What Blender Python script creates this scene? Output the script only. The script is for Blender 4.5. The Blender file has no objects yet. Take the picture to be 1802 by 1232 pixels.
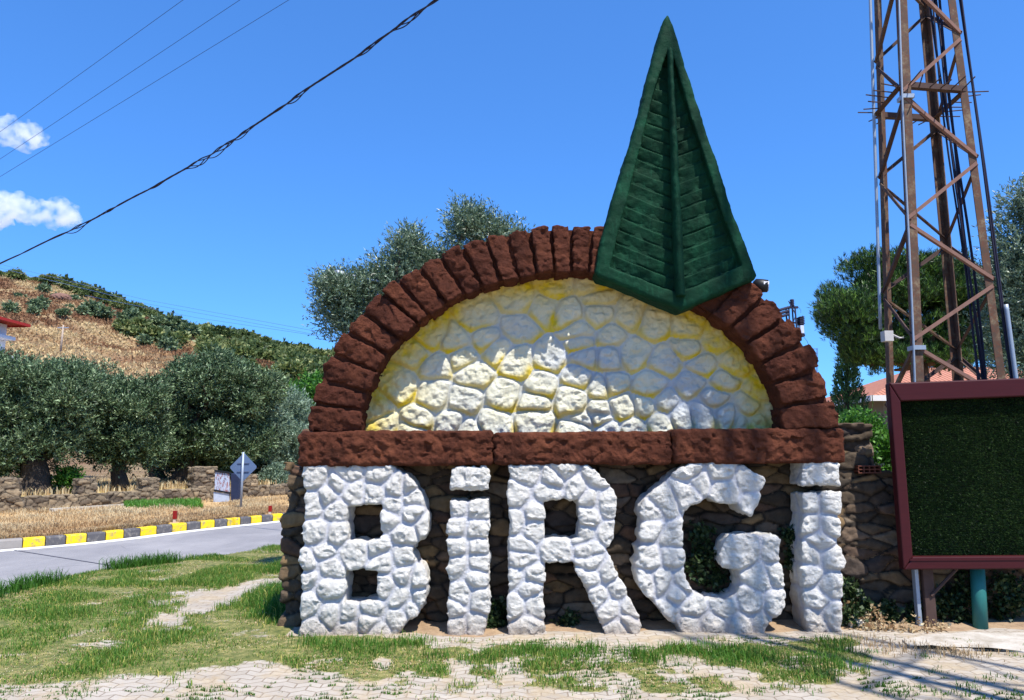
import bpy, math, random
import numpy as np
from mathutils import Vector, Matrix
rad = math.radians
# ------------------------------------------------------------------ camera, sky, sun
scn = bpy.context.scene
COL = scn.collection
CAM = np.array([0.0, -6.9, 1.6]); PITCH = rad(8.05); ROLL = rad(.35); FPX = 1301.0
_F = np.array([0, math.cos(PITCH), math.sin(PITCH)]); _U0 = np.array([0, -math.sin(PITCH), math.cos(PITCH)]); _R0 = np.array([1., 0, 0])
_R = _R0*math.cos(ROLL) - _U0*math.sin(ROLL); _U = _U0*math.cos(ROLL) + _R0*math.sin(ROLL)
cd = bpy.data.cameras.new('camera'); cam = bpy.data.objects.new('camera', cd); COL.objects.link(cam)
cam.matrix_world = Matrix([[_R[0], _U[0], -_F[0], CAM[0]], [_R[1], _U[1], -_F[1], CAM[1]], [_R[2], _U[2], -_F[2], CAM[2]], [0, 0, 0, 1]])
cd.sensor_width = 36; cd.lens = 36*FPX/1802; cd.clip_start = .05; cd.clip_end = 6000
scn.camera = cam
SUN = Vector((.30, -.44, 1.0)).normalized()
EL = math.asin(SUN.z)
w = bpy.data.worlds.new('World'); scn.world = w; w.use_nodes = True
nt = w.node_tree; bg = nt.nodes['Background']
sky = nt.nodes.new('ShaderNodeTexSky'); sky.sky_type = 'NISHITA'; sky.sun_disc = False
sky.sun_elevation = EL; sky.sun_rotation = math.atan2(SUN.x, SUN.y)
sky.altitude = 300; sky.air_density = 1.0; sky.dust_density = .2; sky.ozone_density = 3.0
gmn = nt.nodes.new('ShaderNodeGamma'); gmn.inputs['Gamma'].default_value = .75
hs = nt.nodes.new('ShaderNodeMix'); hs.data_type = 'RGBA'; hs.blend_type = 'MULTIPLY'; hs.inputs[0].default_value = 1
hs.inputs[7].default_value = (.60, 1.34, 2.42, 1)          # phone camera's saturated rendering of a clear summer sky
nt.links.new(sky.outputs[0], gmn.inputs['Color']); nt.links.new(gmn.outputs[0], hs.inputs[6]); nt.links.new(hs.outputs[2], bg.inputs['Color'])
bg.inputs['Strength'].default_value = .098
sd = bpy.data.lights.new('sun', 'SUN'); sd.energy = 5.0; sd.angle = rad(.53); sd.color = (1, .955, .89)
so = bpy.data.objects.new('sun', sd); COL.objects.link(so); so.rotation_euler = SUN.to_track_quat('Z', 'Y').to_euler()
scn.view_settings.view_transform = 'Standard'; scn.view_settings.look = 'None'
scn.view_settings.exposure = .62; scn.view_settings.gamma = 1
scn.cycles.volume_bounces = 4

def _ray(x, y): return _F + _R*(x-901)/FPX + _U*(616-y)/FPX
def P(x, y, Y):                       # the point of the plane at depth Y seen at photo pixel (x, y)
    d = _ray(x, y); return CAM + d*((Y-CAM[1])/d[1])
def G(x, y, z=0.0):
    d = _ray(x, y); return CAM + d*((z-CAM[2])/d[2])
def proj(p):
    q = np.asarray(p) - CAM; a = q@_F
    return 901 + FPX*(q@_R)/a, 616 - FPX*(q@_U)/a

# ------------------------------------------------------------------ helpers
def tag(o, label=None, cat=None, group=None, kind=None):
    if label: o['label'] = label
    if cat: o['category'] = cat
    if group: o['group'] = group
    if kind: o['kind'] = kind
    return o
def empty(name, loc=(0, 0, 0), rz=0):
    o = bpy.data.objects.new(name, None); COL.objects.link(o); o.location = loc; o.rotation_euler = (0, 0, rz); o.empty_display_size = .1
    return o
def mesh(name, V, Fs, mat=None, parent=None, smooth=True, attrs=None, local=False, mats=None, mi=None):
    """V (n,3); Fs list of int arrays (m,k). World coordinates unless local=True."""
    V = np.asarray(V, dtype=np.float64)
    if parent is not None and not local:
        V = V - np.array(parent.location)
        rz = parent.rotation_euler[2]
        if abs(rz) > 1e-9:
            c, s = math.cos(-rz), math.sin(-rz); V = np.stack([c*V[:, 0]-s*V[:, 1], s*V[:, 0]+c*V[:, 1], V[:, 2]], 1)
    if not isinstance(Fs, (list, tuple)): Fs = [Fs]
    me = bpy.data.meshes.new(name)
    idx = np.concatenate([np.asarray(f, dtype=np.int32).ravel() for f in Fs])
    ks = np.concatenate([np.full(len(f), np.asarray(f).shape[1], dtype=np.int32) for f in Fs if len(f)])
    me.vertices.add(len(V)); me.vertices.foreach_set('co', V.astype(np.float32).ravel())
    me.loops.add(len(idx)); me.loops.foreach_set('vertex_index', idx)
    me.polygons.add(len(ks)); me.polygons.foreach_set('loop_start', np.concatenate([[0], np.cumsum(ks)[:-1]]).astype(np.int32))
    me.polygons.foreach_set('use_smooth', np.full(len(ks), smooth))
    if mi is not None: me.polygons.foreach_set('material_index', np.asarray(mi, dtype=np.int32))
    me.update(calc_edges=True)
    if attrs:
        for k, v in attrs.items():
            a = me.attributes.new(k, 'FLOAT', 'POINT'); a.data.foreach_set('value', np.asarray(v, dtype=np.float32))
    for m in (mats or ([mat] if mat else [])): me.materials.append(m)
    o = bpy.data.objects.new(name, me); COL.objects.link(o)
    if parent is not None: o.parent = parent
    return o
def hashn(ix, iy, iz, seed):
    h = (ix.astype(np.int64)*73856093) ^ (iy.astype(np.int64)*19349663) ^ (iz.astype(np.int64)*83492791) ^ (seed*2654435)
    h = (h ^ (h >> 13))*1274126177 & 0x7fffffff
    h = (h ^ (h >> 16))*668265263 & 0x7fffffff
    return (h & 0xffffff)/float(0xffffff)
def vnoise(p, sc=1.0, seed=0):
    p = p*sc; i = np.floor(p); f = p-i; f = f*f*(3-2*f); i = i.astype(np.int64)
    r = 0
    for a in (0, 1):
        for b in (0, 1):
            for c in (0, 1):
                wgt = (f[:, 0] if a else 1-f[:, 0])*(f[:, 1] if b else 1-f[:, 1])*(f[:, 2] if c else 1-f[:, 2])
                r = r + wgt*hashn(i[:, 0]+a, i[:, 1]+b, i[:, 2]+c, seed)
    return r*2-1
def fbm(p, sc, octs=3, seed=0, gain=.5):
    r = 0; a = 1
    for k in range(octs): r = r + a*vnoise(p, sc*2.03**k, seed+k*17); a *= gain
    return r
def ridge(p, sc, octs=3, seed=0, gain=.55):
    r = 0; a = 1
    for k in range(octs): r = r + a*(1-2.2*np.abs(vnoise(p, sc*2.1**k, seed+k*31))); a *= gain
    return r
def worley(p, seeds, scale=(1, 1, 1), chunk=30000, k=0.0):
    sc = np.array(scale); S = seeds*sc; ids = np.zeros(len(p), int); d = np.zeros(len(p)); m3 = 3 if k > 0 else 2
    for a in range(0, len(p), chunk):
        q = p[a:a+chunk]*sc
        D = (q**2).sum(1)[:, None] - 2*q@S.T + (S**2).sum(1)[None]
        i3 = np.argpartition(D, m3-1, axis=1)[:, :m3]; r = np.arange(len(q)); D3 = D[r[:, None], i3]
        o = np.argsort(D3, axis=1); i3 = np.take_along_axis(i3, o, 1); D3 = np.take_along_axis(D3, o, 1)
        e = (D3[:, 1]-D3[:, 0])/(2*(np.linalg.norm(S[i3[:, 0]]-S[i3[:, 1]], axis=1)+1e-6))
        if k > 0:
            e3 = (D3[:, 2]-D3[:, 0])/(2*(np.linalg.norm(S[i3[:, 0]]-S[i3[:, 2]], axis=1)+1e-6))
            e = np.maximum(-k*np.log(np.exp(-e/k)+np.exp(-e3/k)), 0)
        d[a:a+chunk] = e; ids[a:a+chunk] = i3[:, 0]
    return d, ids
def surfnets(f, org, h):
    s = f < 0
    c = np.zeros(tuple(n-1 for n in f.shape), np.int8)
    offs = [(a, b, d) for a in (0, 1) for b in (0, 1) for d in (0, 1)]
    for a, b, d in offs: c += s[a:f.shape[0]-1+a, b:f.shape[1]-1+b, d:f.shape[2]-1+d]
    I, J, K = np.nonzero((c > 0) & (c < 8))
    vals = np.stack([f[I+a, J+b, K+d] for a, b, d in offs], 1)
    O = np.array(offs, float); acc = np.zeros((len(I), 3)); cnt = np.zeros(len(I))
    for i in range(8):
        for j in range(i+1, 8):
            if abs(O[i]-O[j]).sum() == 1:
                m = (vals[:, i] < 0) != (vals[:, j] < 0)
                t = vals[m, i]/(vals[m, i]-vals[m, j])
                acc[m] += O[i] + t[:, None]*(O[j]-O[i]); cnt[m] += 1
    V = (np.stack([I, J, K], 1) + acc/cnt[:, None])*h + org
    idx = np.full(c.shape, -1, np.int64); idx[I, J, K] = np.arange(len(I))
    quads = []
    for ax in range(3):
        u, v = (ax+1) % 3, (ax+2) % 3
        sl0 = [slice(None)]*3; sl1 = [slice(None)]*3; sl0[ax] = slice(0, -1); sl1[ax] = slice(1, None)
        e = s[tuple(sl0)] != s[tuple(sl1)]
        ee = np.array(np.nonzero(e)).T
        ok = (ee[:, u] > 0) & (ee[:, v] > 0) & (ee[:, u] < f.shape[u]-1) & (ee[:, v] < f.shape[v]-1)
        ee = ee[ok]; q = []
        for du, dv in ((1, 1), (0, 1), (0, 0), (1, 0)):
            g = ee.copy(); g[:, u] -= du; g[:, v] -= dv; q.append(idx[g[:, 0], g[:, 1], g[:, 2]])
        q = np.stack(q, 1); ins = s[ee[:, 0], ee[:, 1], ee[:, 2]]
        q[~ins] = q[~ins][:, ::-1]; quads.append(q)
    return V, np.concatenate(quads)
def solid(lo, hi, h, base, disp, band=.09):
    lo = np.array(lo, float); hi = np.array(hi, float); n = np.ceil((hi-lo)/h).astype(int)+1
    X, Y, Z = np.meshgrid(*[lo[i]+h*np.arange(n[i]) for i in range(3)], indexing='ij')
    f = base(X, Y, Z)
    m = np.abs(f) < band
    pts = np.stack([X[m], Y[m], Z[m]], 1)
    f[m] += disp(pts)
    f[0] = f[-1] = .1; f[:, 0] = f[:, -1] = .1; f[:, :, 0] = f[:, :, -1] = .1
    return surfnets(f, lo, h)
def poly_sdf(X, Z, poly):
    poly = np.asarray(poly, float); n = len(poly); d = np.full(X.shape, 1e9); ins = np.zeros(X.shape, bool)
    for i in range(n):
        a = poly[i]; b = poly[(i+1) % n]; e = b-a; wx = X-a[0]; wz = Z-a[1]
        t = np.clip((wx*e[0]+wz*e[1])/(e@e+1e-12), 0, 1)
        d = np.minimum(d, (wx-e[0]*t)**2+(wz-e[1]*t)**2)
        cnd = ((a[1] > Z) != (b[1] > Z))
        with np.errstate(divide='ignore', invalid='ignore'):
            xi = a[0] + (Z-a[1])/(b[1]-a[1]+1e-12)*e[0]
        ins ^= cnd & (X < xi)
    d = np.sqrt(d); return np.where(ins, -d, d)
def extrude_sdf(sd, Y, y0, y1, r):
    qy = np.abs(Y-(y0+y1)/2)-(y1-y0)/2+r; qx = sd+r
    return np.minimum(np.maximum(qx, qy), 0)+np.sqrt(np.maximum(qx, 0)**2+np.maximum(qy, 0)**2)-r
def box_sdf(X, Y, Z, lo, hi, r=.02):
    q = [np.abs(A-(lo[i]+hi[i])/2)-(hi[i]-lo[i])/2+r for i, A in enumerate((X, Y, Z))]
    return np.minimum(np.maximum(np.maximum(q[0], q[1]), q[2]), 0)+np.sqrt(sum(np.maximum(a, 0)**2 for a in q))-r

class MB:                                   # collects boxes / tubes / beams into one mesh
    def __init__(s): s.V = []; s.F4 = []; s.F3 = []; s.n = 0
    def add(s, V, F4=None, F3=None):
        V = np.asarray(V, float)
        if F4 is not None and len(F4): s.F4.append(np.asarray(F4)+s.n)
        if F3 is not None and len(F3): s.F3.append(np.asarray(F3)+s.n)
        s.V.append(V); s.n += len(V); return s
    def box(s, lo, hi):
        x0, y0, z0 = lo; x1, y1, z1 = hi
        V = [(x0, y0, z0), (x1, y0, z0), (x1, y1, z0), (x0, y1, z0), (x0, y0, z1), (x1, y0, z1), (x1, y1, z1), (x0, y1, z1)]
        return s.add(V, [(0, 3, 2, 1), (4, 5, 6, 7), (0, 1, 5, 4), (1, 2, 6, 5), (2, 3, 7, 6), (3, 0, 4, 7)])
    def prism(s, pts, k):                   # pts: bottom ring then top ring, k each (hexahedron-like)
        F = [(i, (i+1) % k, k+(i+1) % k, k+i) for i in range(k)]
        s.add(pts, F)
        for ring, flip in ((0, 1), (k, 0)):
            for i in range(1, k-1):
                t = (ring, ring+i, ring+i+1); s.F3.append(np.array([t[::-1] if flip else t])+s.n-2*k)
        return s
    def tube(s, pts, r, seg=8, caps=True):
        pts = np.asarray(pts, float); n = len(pts); r = np.broadcast_to(r, (n,))
        T = np.gradient(pts, axis=0); T /= np.linalg.norm(T, axis=1)[:, None]+1e-9
        up = np.array([0, 0, 1.]) if abs(T[0][2]) < .9 else np.array([1., 0, 0])
        a = np.cross(T[0], up); a /= np.linalg.norm(a); V = []
        for i in range(n):
            a = a-T[i]*(a@T[i]); a /= np.linalg.norm(a)+1e-9; b = np.cross(T[i], a)
            th = np.arange(seg)/seg*2*math.pi
            V.append(pts[i]+r[i]*(np.cos(th)[:, None]*a+np.sin(th)[:, None]*b))
        V = np.concatenate(V); F = []
        for i in range(n-1):
            for j in range(seg): F.append((i*seg+j, i*seg+(j+1) % seg, (i+1)*seg+(j+1) % seg, (i+1)*seg+j))
        T3 = []
        if caps:
            for j in range(1, seg-1): T3 += [(0, j+1, j), ((n-1)*seg, (n-1)*seg+j, (n-1)*seg+j+1)]
        return s.add(V, F, T3)
    def lbeam(s, p, q, wd, t, a, b):        # angle iron from p to q, flanges along a and b
        p, q, a, b = [np.asarray(v, float) for v in (p, q, a, b)]
        d = q-p; d /= np.linalg.norm(d); a = a-d*(a@d); a /= np.linalg.norm(a); b = b-d*(b@d)-a*(a@b); b /= np.linalg.norm(b)
        prof = [0*a, a*wd, a*wd+b*t, a*t+b*t, a*t+b*wd, b*wd]
        V = [p+c for c in prof]+[q+c for c in prof]; F = [(i, (i+1) % 6, 6+(i+1) % 6, 6+i) for i in range(6)]
        F += [(3, 2, 1, 0), (5, 4, 3, 0), (6, 7, 8, 9), (6, 9, 10, 11)]
        return s.add(V, F)
    def bar(s, p, q, wx, wy, up=(0, 0, 1)):
        p, q, up = [np.asarray(v, float) for v in (p, q, up)]
        d = q-p; d /= np.linalg.norm(d); a = np.cross(d, up); a /= np.linalg.norm(a)+1e-9; b = np.cross(a, d)
        c = [(-1, -1), (1, -1), (1, 1), (-1, 1)]
        V = [p+a*i*wx/2+b*j*wy/2 for i, j in c]+[q+a*i*wx/2+b*j*wy/2 for i, j in c]
        return s.add(V, [(0, 1, 5, 4), (1, 2, 6, 5), (2, 3, 7, 6), (3, 0, 4, 7), (3, 2, 1, 0), (4, 5, 6, 7)])
    def build(s, name, mat, parent=None, smooth=False, bevel=0):
        Fs = []
        if s.F4: Fs.append(np.concatenate(s.F4))
        if s.F3: Fs.append(np.concatenate(s.F3))
        o = mesh(name, np.concatenate(s.V), Fs, mat, parent, smooth)
        if bevel:
            m = o.modifiers.new('bevel', 'BEVEL'); m.width = bevel; m.segments = 2; m.limit_method = 'ANGLE'
        return o

# ------------------------------------------------------------------ materials
def lin(r, g, b, k=1.0):
    f = lambda v: (v/12.92 if v <= .04045 else ((v+.055)/1.055)**2.4)
    return (f(r/255)*k, f(g/255)*k, f(b/255)*k, 1)
class M:
    def __init__(s, name, rough=.9):
        s.m = bpy.data.materials.new(name); s.m.use_nodes = True; s.t = s.m.node_tree
        s.b = s.t.nodes['Principled BSDF']; s.b.inputs['Roughness'].default_value = rough; s.b.inputs['Specular IOR Level'].default_value = .3
        s.co = s.t.nodes.new('ShaderNodeTexCoord'); s.obj = s.co.outputs['Object']
    def link(s, a, b): s.t.links.new(a, b)
    def noise(s, sc, det=4, rough=.55, vec=None, out='Fac', dist=0):
        n = s.t.nodes.new('ShaderNodeTexNoise'); n.inputs['Scale'].default_value = sc; n.inputs['Detail'].default_value = det
        n.inputs['Roughness'].default_value = rough; n.inputs['Distortion'].default_value = dist; s.link(vec or s.obj, n.inputs['Vector']); return n.outputs[out]
    def vor(s, sc, feat='F1', vec=None, out='Distance', rnd=1):
        n = s.t.nodes.new('ShaderNodeTexVoronoi'); n.feature = feat; n.inputs['Scale'].default_value = sc; n.inputs['Randomness'].default_value = rnd
        s.link(vec or s.obj, n.inputs['Vector']); return n.outputs[out]
    def attr(s, name):
        n = s.t.nodes.new('ShaderNodeAttribute'); n.attribute_name = name; return n.outputs['Fac']
    def ramp(s, fac, stops, interp='LINEAR'):
        n = s.t.nodes.new('ShaderNodeValToRGB'); cr = n.color_ramp; cr.interpolation = interp
        while len(cr.elements) < len(stops): cr.elements.new(.5)
        for e, (p, c) in zip(cr.elements, stops): e.position = p; e.color = c if hasattr(c, '__len__') else (c, c, c, 1)
        s.link(fac, n.inputs[0]); return n.outputs[0]
    def mix(s, fac, a, b, mode='MIX'):
        n = s.t.nodes.new('ShaderNodeMix'); n.data_type = 'RGBA'; n.blend_type = mode
        for v, i in ((fac, 0), (a, 6), (b, 7)):
            if hasattr(v, 'is_linked'): s.link(v, n.inputs[i])
            else: n.inputs[i].default_value = v
        return n.outputs[2]
    def math(s, op, a, b=0.0, clamp=False):
        n = s.t.nodes.new('ShaderNodeMath'); n.operation = op; n.use_clamp = clamp
        for v, i in ((a, 0), (b, 1)):
            if hasattr(v, 'is_linked'): s.link(v, n.inputs[i])
            else: n.inputs[i].default_value = v
        return n.outputs[0]
    def sep(s, vec=None):
        n = s.t.nodes.new('ShaderNodeSeparateXYZ'); s.link(vec or s.obj, n.inputs[0]); return n.outputs
    def comb(s, x, y, z=0.0):
        n = s.t.nodes.new('ShaderNodeCombineXYZ')
        for v, i in ((x, 0), (y, 1), (z, 2)):
            if hasattr(v, 'is_linked'): s.link(v, n.inputs[i])
            else: n.inputs[i].default_value = v
        return n.outputs[0]
    def mapping(s, vec, sc=(1, 1, 1), rot=(0, 0, 0)):
        n = s.t.nodes.new('ShaderNodeMapping'); n.inputs['Scale'].default_value = sc; n.inputs['Rotation'].default_value = rot; s.link(vec, n.inputs[0]); return n.outputs[0]
    def color(s, c):
        if hasattr(c, 'is_linked'): s.link(c, s.b.inputs['Base Color'])
        else: s.b.inputs['Base Color'].default_value = c
        return s
    def bump(s, h, strength=.5, dist=.01, prev=None):
        n = s.t.nodes.new('ShaderNodeBump'); n.inputs['Strength'].default_value = strength; n.inputs['Distance'].default_value = dist
        s.link(h, n.inputs['Height'])
        if prev: s.link(prev, n.inputs['Normal'])
        s.link(n.outputs[0], s.b.inputs['Normal']); return n.outputs[0]
    def translucent(s, col, fac=.3):
        tr = s.t.nodes.new('ShaderNodeBsdfTranslucent'); mx = s.t.nodes.new('ShaderNodeMixShader'); mx.inputs[0].default_value = fac
        if hasattr(col, 'is_linked'): s.link(col, tr.inputs[0])
        else: tr.inputs[0].default_value = col
        s.link(s.b.outputs[0], mx.inputs[1]); s.link(tr.outputs[0], mx.inputs[2]); s.link(mx.outputs[0], s.t.nodes['Material Output'].inputs['Surface']); return s
def simple(name, c, rough=.7, metal=0, var=.25, sc=6, bump=.15):
    m = M(name, rough); m.b.inputs['Metallic'].default_value = metal
    d = tuple(v*(1-var) for v in c[:3])+(1,); l = tuple(min(1, v*(1+var)) for v in c[:3])+(1,)
    m.color(m.mix(m.noise(sc, 5), d, l))
    if bump: m.bump(m.noise(sc*12, 4), bump, .004)
    return m.m
# white painted stone
m = M('white_painted_stone', .75)
n1 = m.noise(7, 5, .65)
base = m.ramp(n1, [(.25, lin(220, 214, 204, .9)), (.5, lin(240, 235, 224, .94)), (.8, lin(248, 244, 234, .96))])
grt = m.attr('groove'); base = m.mix(m.math('MULTIPLY', grt, .4), base, lin(200, 206, 232, .95))
spk = m.ramp(m.noise(38, 6, .75), [(.60, 0.0), (.70, 1.0)]); base = m.mix(m.math('MULTIPLY', spk, .3), base, lin(120, 124, 146))  # blue-grey specks put the shading of small pits into the colour
low = m.ramp(m.math('ADD', m.sep()[2], m.math('MULTIPLY', m.noise(5, 4), .25)), [(.08, 1.0), (.36, 0.0)])
base = m.mix(m.math('MULTIPLY', low, .8), base, lin(164, 144, 122))
m.color(base); b1 = m.bump(m.noise(20, 9, .74), 1, .05); m.bump(m.ramp(m.noise(55, 5, .7), [(.35, 0.0), (.65, 1.0)]), .6, .008, b1)
WHITE = m.m
# dark red painted stone
m = M('red_painted_stone', .9); m.b.inputs['Specular IOR Level'].default_value = .1
n1 = m.noise(5, 6, .65)
base = m.ramp(n1, [(.25, lin(62, 36, 27)), (.5, lin(90, 51, 37)), (.78, lin(124, 74, 52))])
base = m.mix(m.math('MULTIPLY', m.attr('groove'), .5), base, lin(64, 30, 22))
base = m.mix(m.math('MULTIPLY', m.attr('tint'), .5), base, lin(70, 38, 30)); gr = m.ramp(m.noise(30, 6, .7), [(.58, 0.0), (.72, 1.0)]); base = m.mix(m.math('MULTIPLY', gr, .3), base, lin(150, 88, 66))
m.color(base); b1 = m.bump(m.noise(16, 9, .72), 1, .05); m.bump(m.noise(60, 5, .7), .6, .01, b1)
RED = m.m
# pale tympanum stone: cream white, yellow sprayed under the stones, blue-grey wash between
m = M('cream_painted_stone', .8)
base = m.ramp(m.noise(6, 5, .6), [(.3, lin(214, 208, 178, .92)), (.7, lin(236, 231, 206, .95))])
blue = m.attr('blue'); base = m.mix(m.math('MULTIPLY', blue, .55), base, lin(138, 158, 196))
yel = m.attr('yellow'); base = m.mix(m.math('MULTIPLY', yel, m.ramp(m.noise(9, 4, .6), [(.25, .55), (.6, 1.0)])), base, lin(226, 196, 30))
spk = m.ramp(m.noise(24, 6, .75), [(.62, 0.0), (.70, 1.0)]); base = m.mix(m.math('MULTIPLY', spk, .45), base, lin(128, 124, 104))
m.color(base); m.bump(m.noise(22, 9, .72), 1, .032)
CREAM = m.m
# dark green
m = M('green_painted_plaster', .75); m.b.inputs['Specular IOR Level'].default_value = .12
base = m.ramp(m.noise(4, 6, .65), [(.28, lin(8, 38, 24)), (.55, lin(12, 54, 35)), (.8, lin(24, 78, 52))])
base = m.mix(m.math('MULTIPLY', m.ramp(m.noise(28, 5, .7, vec=m.mapping(m.obj, (1, 1, .25))), [(.55, 0.0), (.75, 1.0)]), .4), base, lin(38, 98, 70))
m.color(base); m.bump(m.noise(26, 7, .68), .5, .015)
GREEN = m.m
def rubble_mat(name, cols, mort, sc=5):
    m = M(name, .92)
    base = m.ramp(m.attr('tint'), [(i/(len(cols)-1), c) for i, c in enumerate(cols)])
    base = m.mix(.75, base, m.ramp(m.noise(sc*2, 6, .7), [(.25, .25), (.7, 1.15)]), 'MULTIPLY')
    base = m.mix(m.math('MULTIPLY', m.attr('groove'), .9), base, mort)
    m.color(base); m.bump(m.noise(sc*8, 7, .7), .7, .012); return m.m
RUBBLE = rubble_mat('rubble_stone', [lin(64, 56, 47), lin(92, 78, 62), lin(72, 62, 56), lin(138, 112, 78), lin(80, 70, 60), lin(104, 76, 58), lin(126, 112, 94)], lin(30, 26, 22))
RUBBLE_FAR = rubble_mat('field_stone', [lin(108, 94, 78), lin(146, 130, 106), lin(84, 74, 64), lin(166, 146, 116), lin(118, 104, 86)], lin(30, 26, 22), 3)
MAHOG = M('mahogany_metal', .5); MAHOG.b.inputs['Specular IOR Level'].default_value = .2
MAHOG.color(MAHOG.mix(MAHOG.noise(3, 6, .7, vec=MAHOG.mapping(MAHOG.obj, (1, 1, 14))), lin(48, 12, 16), lin(70, 22, 26))); MAHOG = MAHOG.m
RUST = M('rusty_painted_steel', .8)
r1 = RUST.noise(5, 8, .7); r2 = RUST.noise(26, 6, .7)
RUST.color(RUST.mix(RUST.ramp(r2, [(.45, 0.0), (.62, 1.0)]), RUST.ramp(r1, [(.3, lin(72, 58, 50)), (.5, lin(84, 66, 54)), (.66, lin(130, 112, 88)), (.84, lin(150, 134, 108))]), lin(96, 62, 46)))
RUST.bump(r2, .4, .004); RUST = RUST.m
RUSTDK = simple('dark_rusty_steel', lin(74, 56, 50), .85, var=.4, sc=14)
RUSTRED = simple('primer_red_steel', lin(124, 92, 80), .8, var=.35, sc=14)
GALV = simple('galvanised_steel', lin(150, 160, 172), .5, .3, .15, 12)
BLACK = simple('black_plastic', lin(26, 26, 30), .5, 0, .2, 20)
CABLE = simple('cable_rubber', lin(28, 24, 44), .6, 0, .1, 20, 0)
TEAL = simple('teal_painted_post', lin(40, 104, 98), .5, 0, .25, 9)
BARK = M('olive_bark', .95); bn = BARK.noise(6, 8, .7, vec=BARK.mapping(BARK.obj, (2, 2, .6)))
BARK.color(BARK.ramp(bn, [(.3, lin(40, 33, 28)), (.6, lin(78, 68, 58)), (.8, lin(112, 102, 90))])); BARK.bump(bn, 1, .05); BARK = BARK.m
PINEBARK = simple('pine_bark', lin(92, 66, 52), .95, 0, .4, 9, .6)
def leaf_mat(name, dark, mid, light, tr=.3, rough=.5, spec=.4):
    m = M(name, rough); m.b.inputs['Specular IOR Level'].default_value = spec
    c = m.ramp(m.attr('tint'), [(0, dark), (.5, mid), (1, light)]); m.color(c); m.translucent(c, tr); return m.m
OLIVE = leaf_mat('olive_leaves', lin(58, 76, 56), lin(98, 120, 90), lin(168, 184, 158), .22, .42, .55)
OLIVE_FAR = leaf_mat('grey_olive_leaves', lin(28, 42, 24), lin(70, 95, 58), lin(160, 180, 134), .13)
OLIVE_PALE = leaf_mat('pale_olive_leaves', lin(86, 108, 86), lin(126, 148, 122), lin(172, 190, 164), .25)
BRIGHT = leaf_mat('bright_green_leaves', lin(34, 72, 22), lin(66, 116, 34), lin(112, 164, 60), .35)
PINE = leaf_mat('pine_needles', lin(16, 34, 14), lin(42, 74, 26), lin(112, 150, 52), .08)
CYPRESS = leaf_mat('cypress_foliage', lin(26, 58, 34), lin(52, 96, 54), lin(92, 140, 84), .2)
IVY = leaf_mat('ivy_leaves', lin(18, 34, 16), lin(40, 62, 28), lin(96, 110, 66), .2)
SCRUB = leaf_mat('hill_scrub', lin(62, 78, 42), lin(104, 120, 66), lin(168, 168, 108), .3)
SCRUBG = leaf_mat('hill_olive', lin(70, 90, 62), lin(110, 130, 92), lin(156, 170, 130), .3)
DRYB = leaf_mat('dry_grass_blades', lin(138, 106, 76), lin(186, 160, 120), lin(216, 204, 168), .3, .8, .1)
HILLDRY = leaf_mat('dry_hill_grass', lin(122, 84, 62), lin(172, 138, 102), lin(216, 194, 146), .3, .9, .1)
GRASS = leaf_mat('lawn_grass', lin(40, 76, 24), lin(76, 122, 38), lin(190, 180, 96), .35, .5, .3)
TURF = leaf_mat('artificial_turf', lin(14, 30, 14), lin(34, 60, 28), lin(90, 116, 58), .15, .5, .3)

RNG = np.random.default_rng(7)
def U(a, b, n=None): return RNG.uniform(a, b, n)
def pxpoly(pts, Y): return [P(x, y, Y)[[0, 2]] for x, y in pts]
def z4(l, ox, oy, s): return [(ox+x/s, oy+y/s) for x, y in l]
# ------------------------------------------------------------------ rock surface shared by the painted stones
def facet(p, cell, seed, slope=.35, sig=.16):
    """broken-stone facets: blended random planes on a jittered lattice"""
    q = p/cell; b = np.floor(q-.5).astype(np.int64); num = 0; den = 1e-9
    for a in (0, 1):
        for c in (0, 1):
            for e in (0, 1):
                i, j, k = b[:, 0]+a, b[:, 1]+c, b[:, 2]+e
                dx = q[:, 0]-(i+.5+.7*(hashn(i, j, k, seed)-.5)); dy = q[:, 1]-(j+.5+.7*(hashn(i, j, k, seed+1)-.5)); dz = q[:, 2]-(k+.5+.7*(hashn(i, j, k, seed+2)-.5))
                w_ = np.exp(-(dx*dx+dy*dy+dz*dz)/(2*sig*sig))+1e-12
                h = (hashn(i, j, k, seed+3)-.5)*2*slope*dx+(hashn(i, j, k, seed+4)-.5)*2*slope*dz*1.3+(hashn(i, j, k, seed+5)-.5)*.35
                num = num+w_*h; den = den+w_
    return cell*num/den
def rock(p, amp=1.0, seed=0):
    q = p + .02*np.stack([vnoise(p, 8, seed+5), vnoise(p, 8, seed+6), vnoise(p, 8, seed+7)], 1)
    return amp*(facet(q, .075, seed, .42, .2)*.5 + .0030*ridge(q, 17, 2, seed+40, .7) + .0042*ridge(q, 38, 1, seed+41) + .004*fbm(p, 5, 2, seed+3) - .003)
def stone_seed(px, y0, y1, n2=True):
    s = []
    for x, y in px:
        c = P(x, y, 0); s.append((c[0], y0+U(-.03, .03), c[2]))
        if n2: s.append((c[0]+U(-.06, .06), y1+U(-.04, .04), c[2]+U(-.06, .06)))
    return np.array(s)
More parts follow.
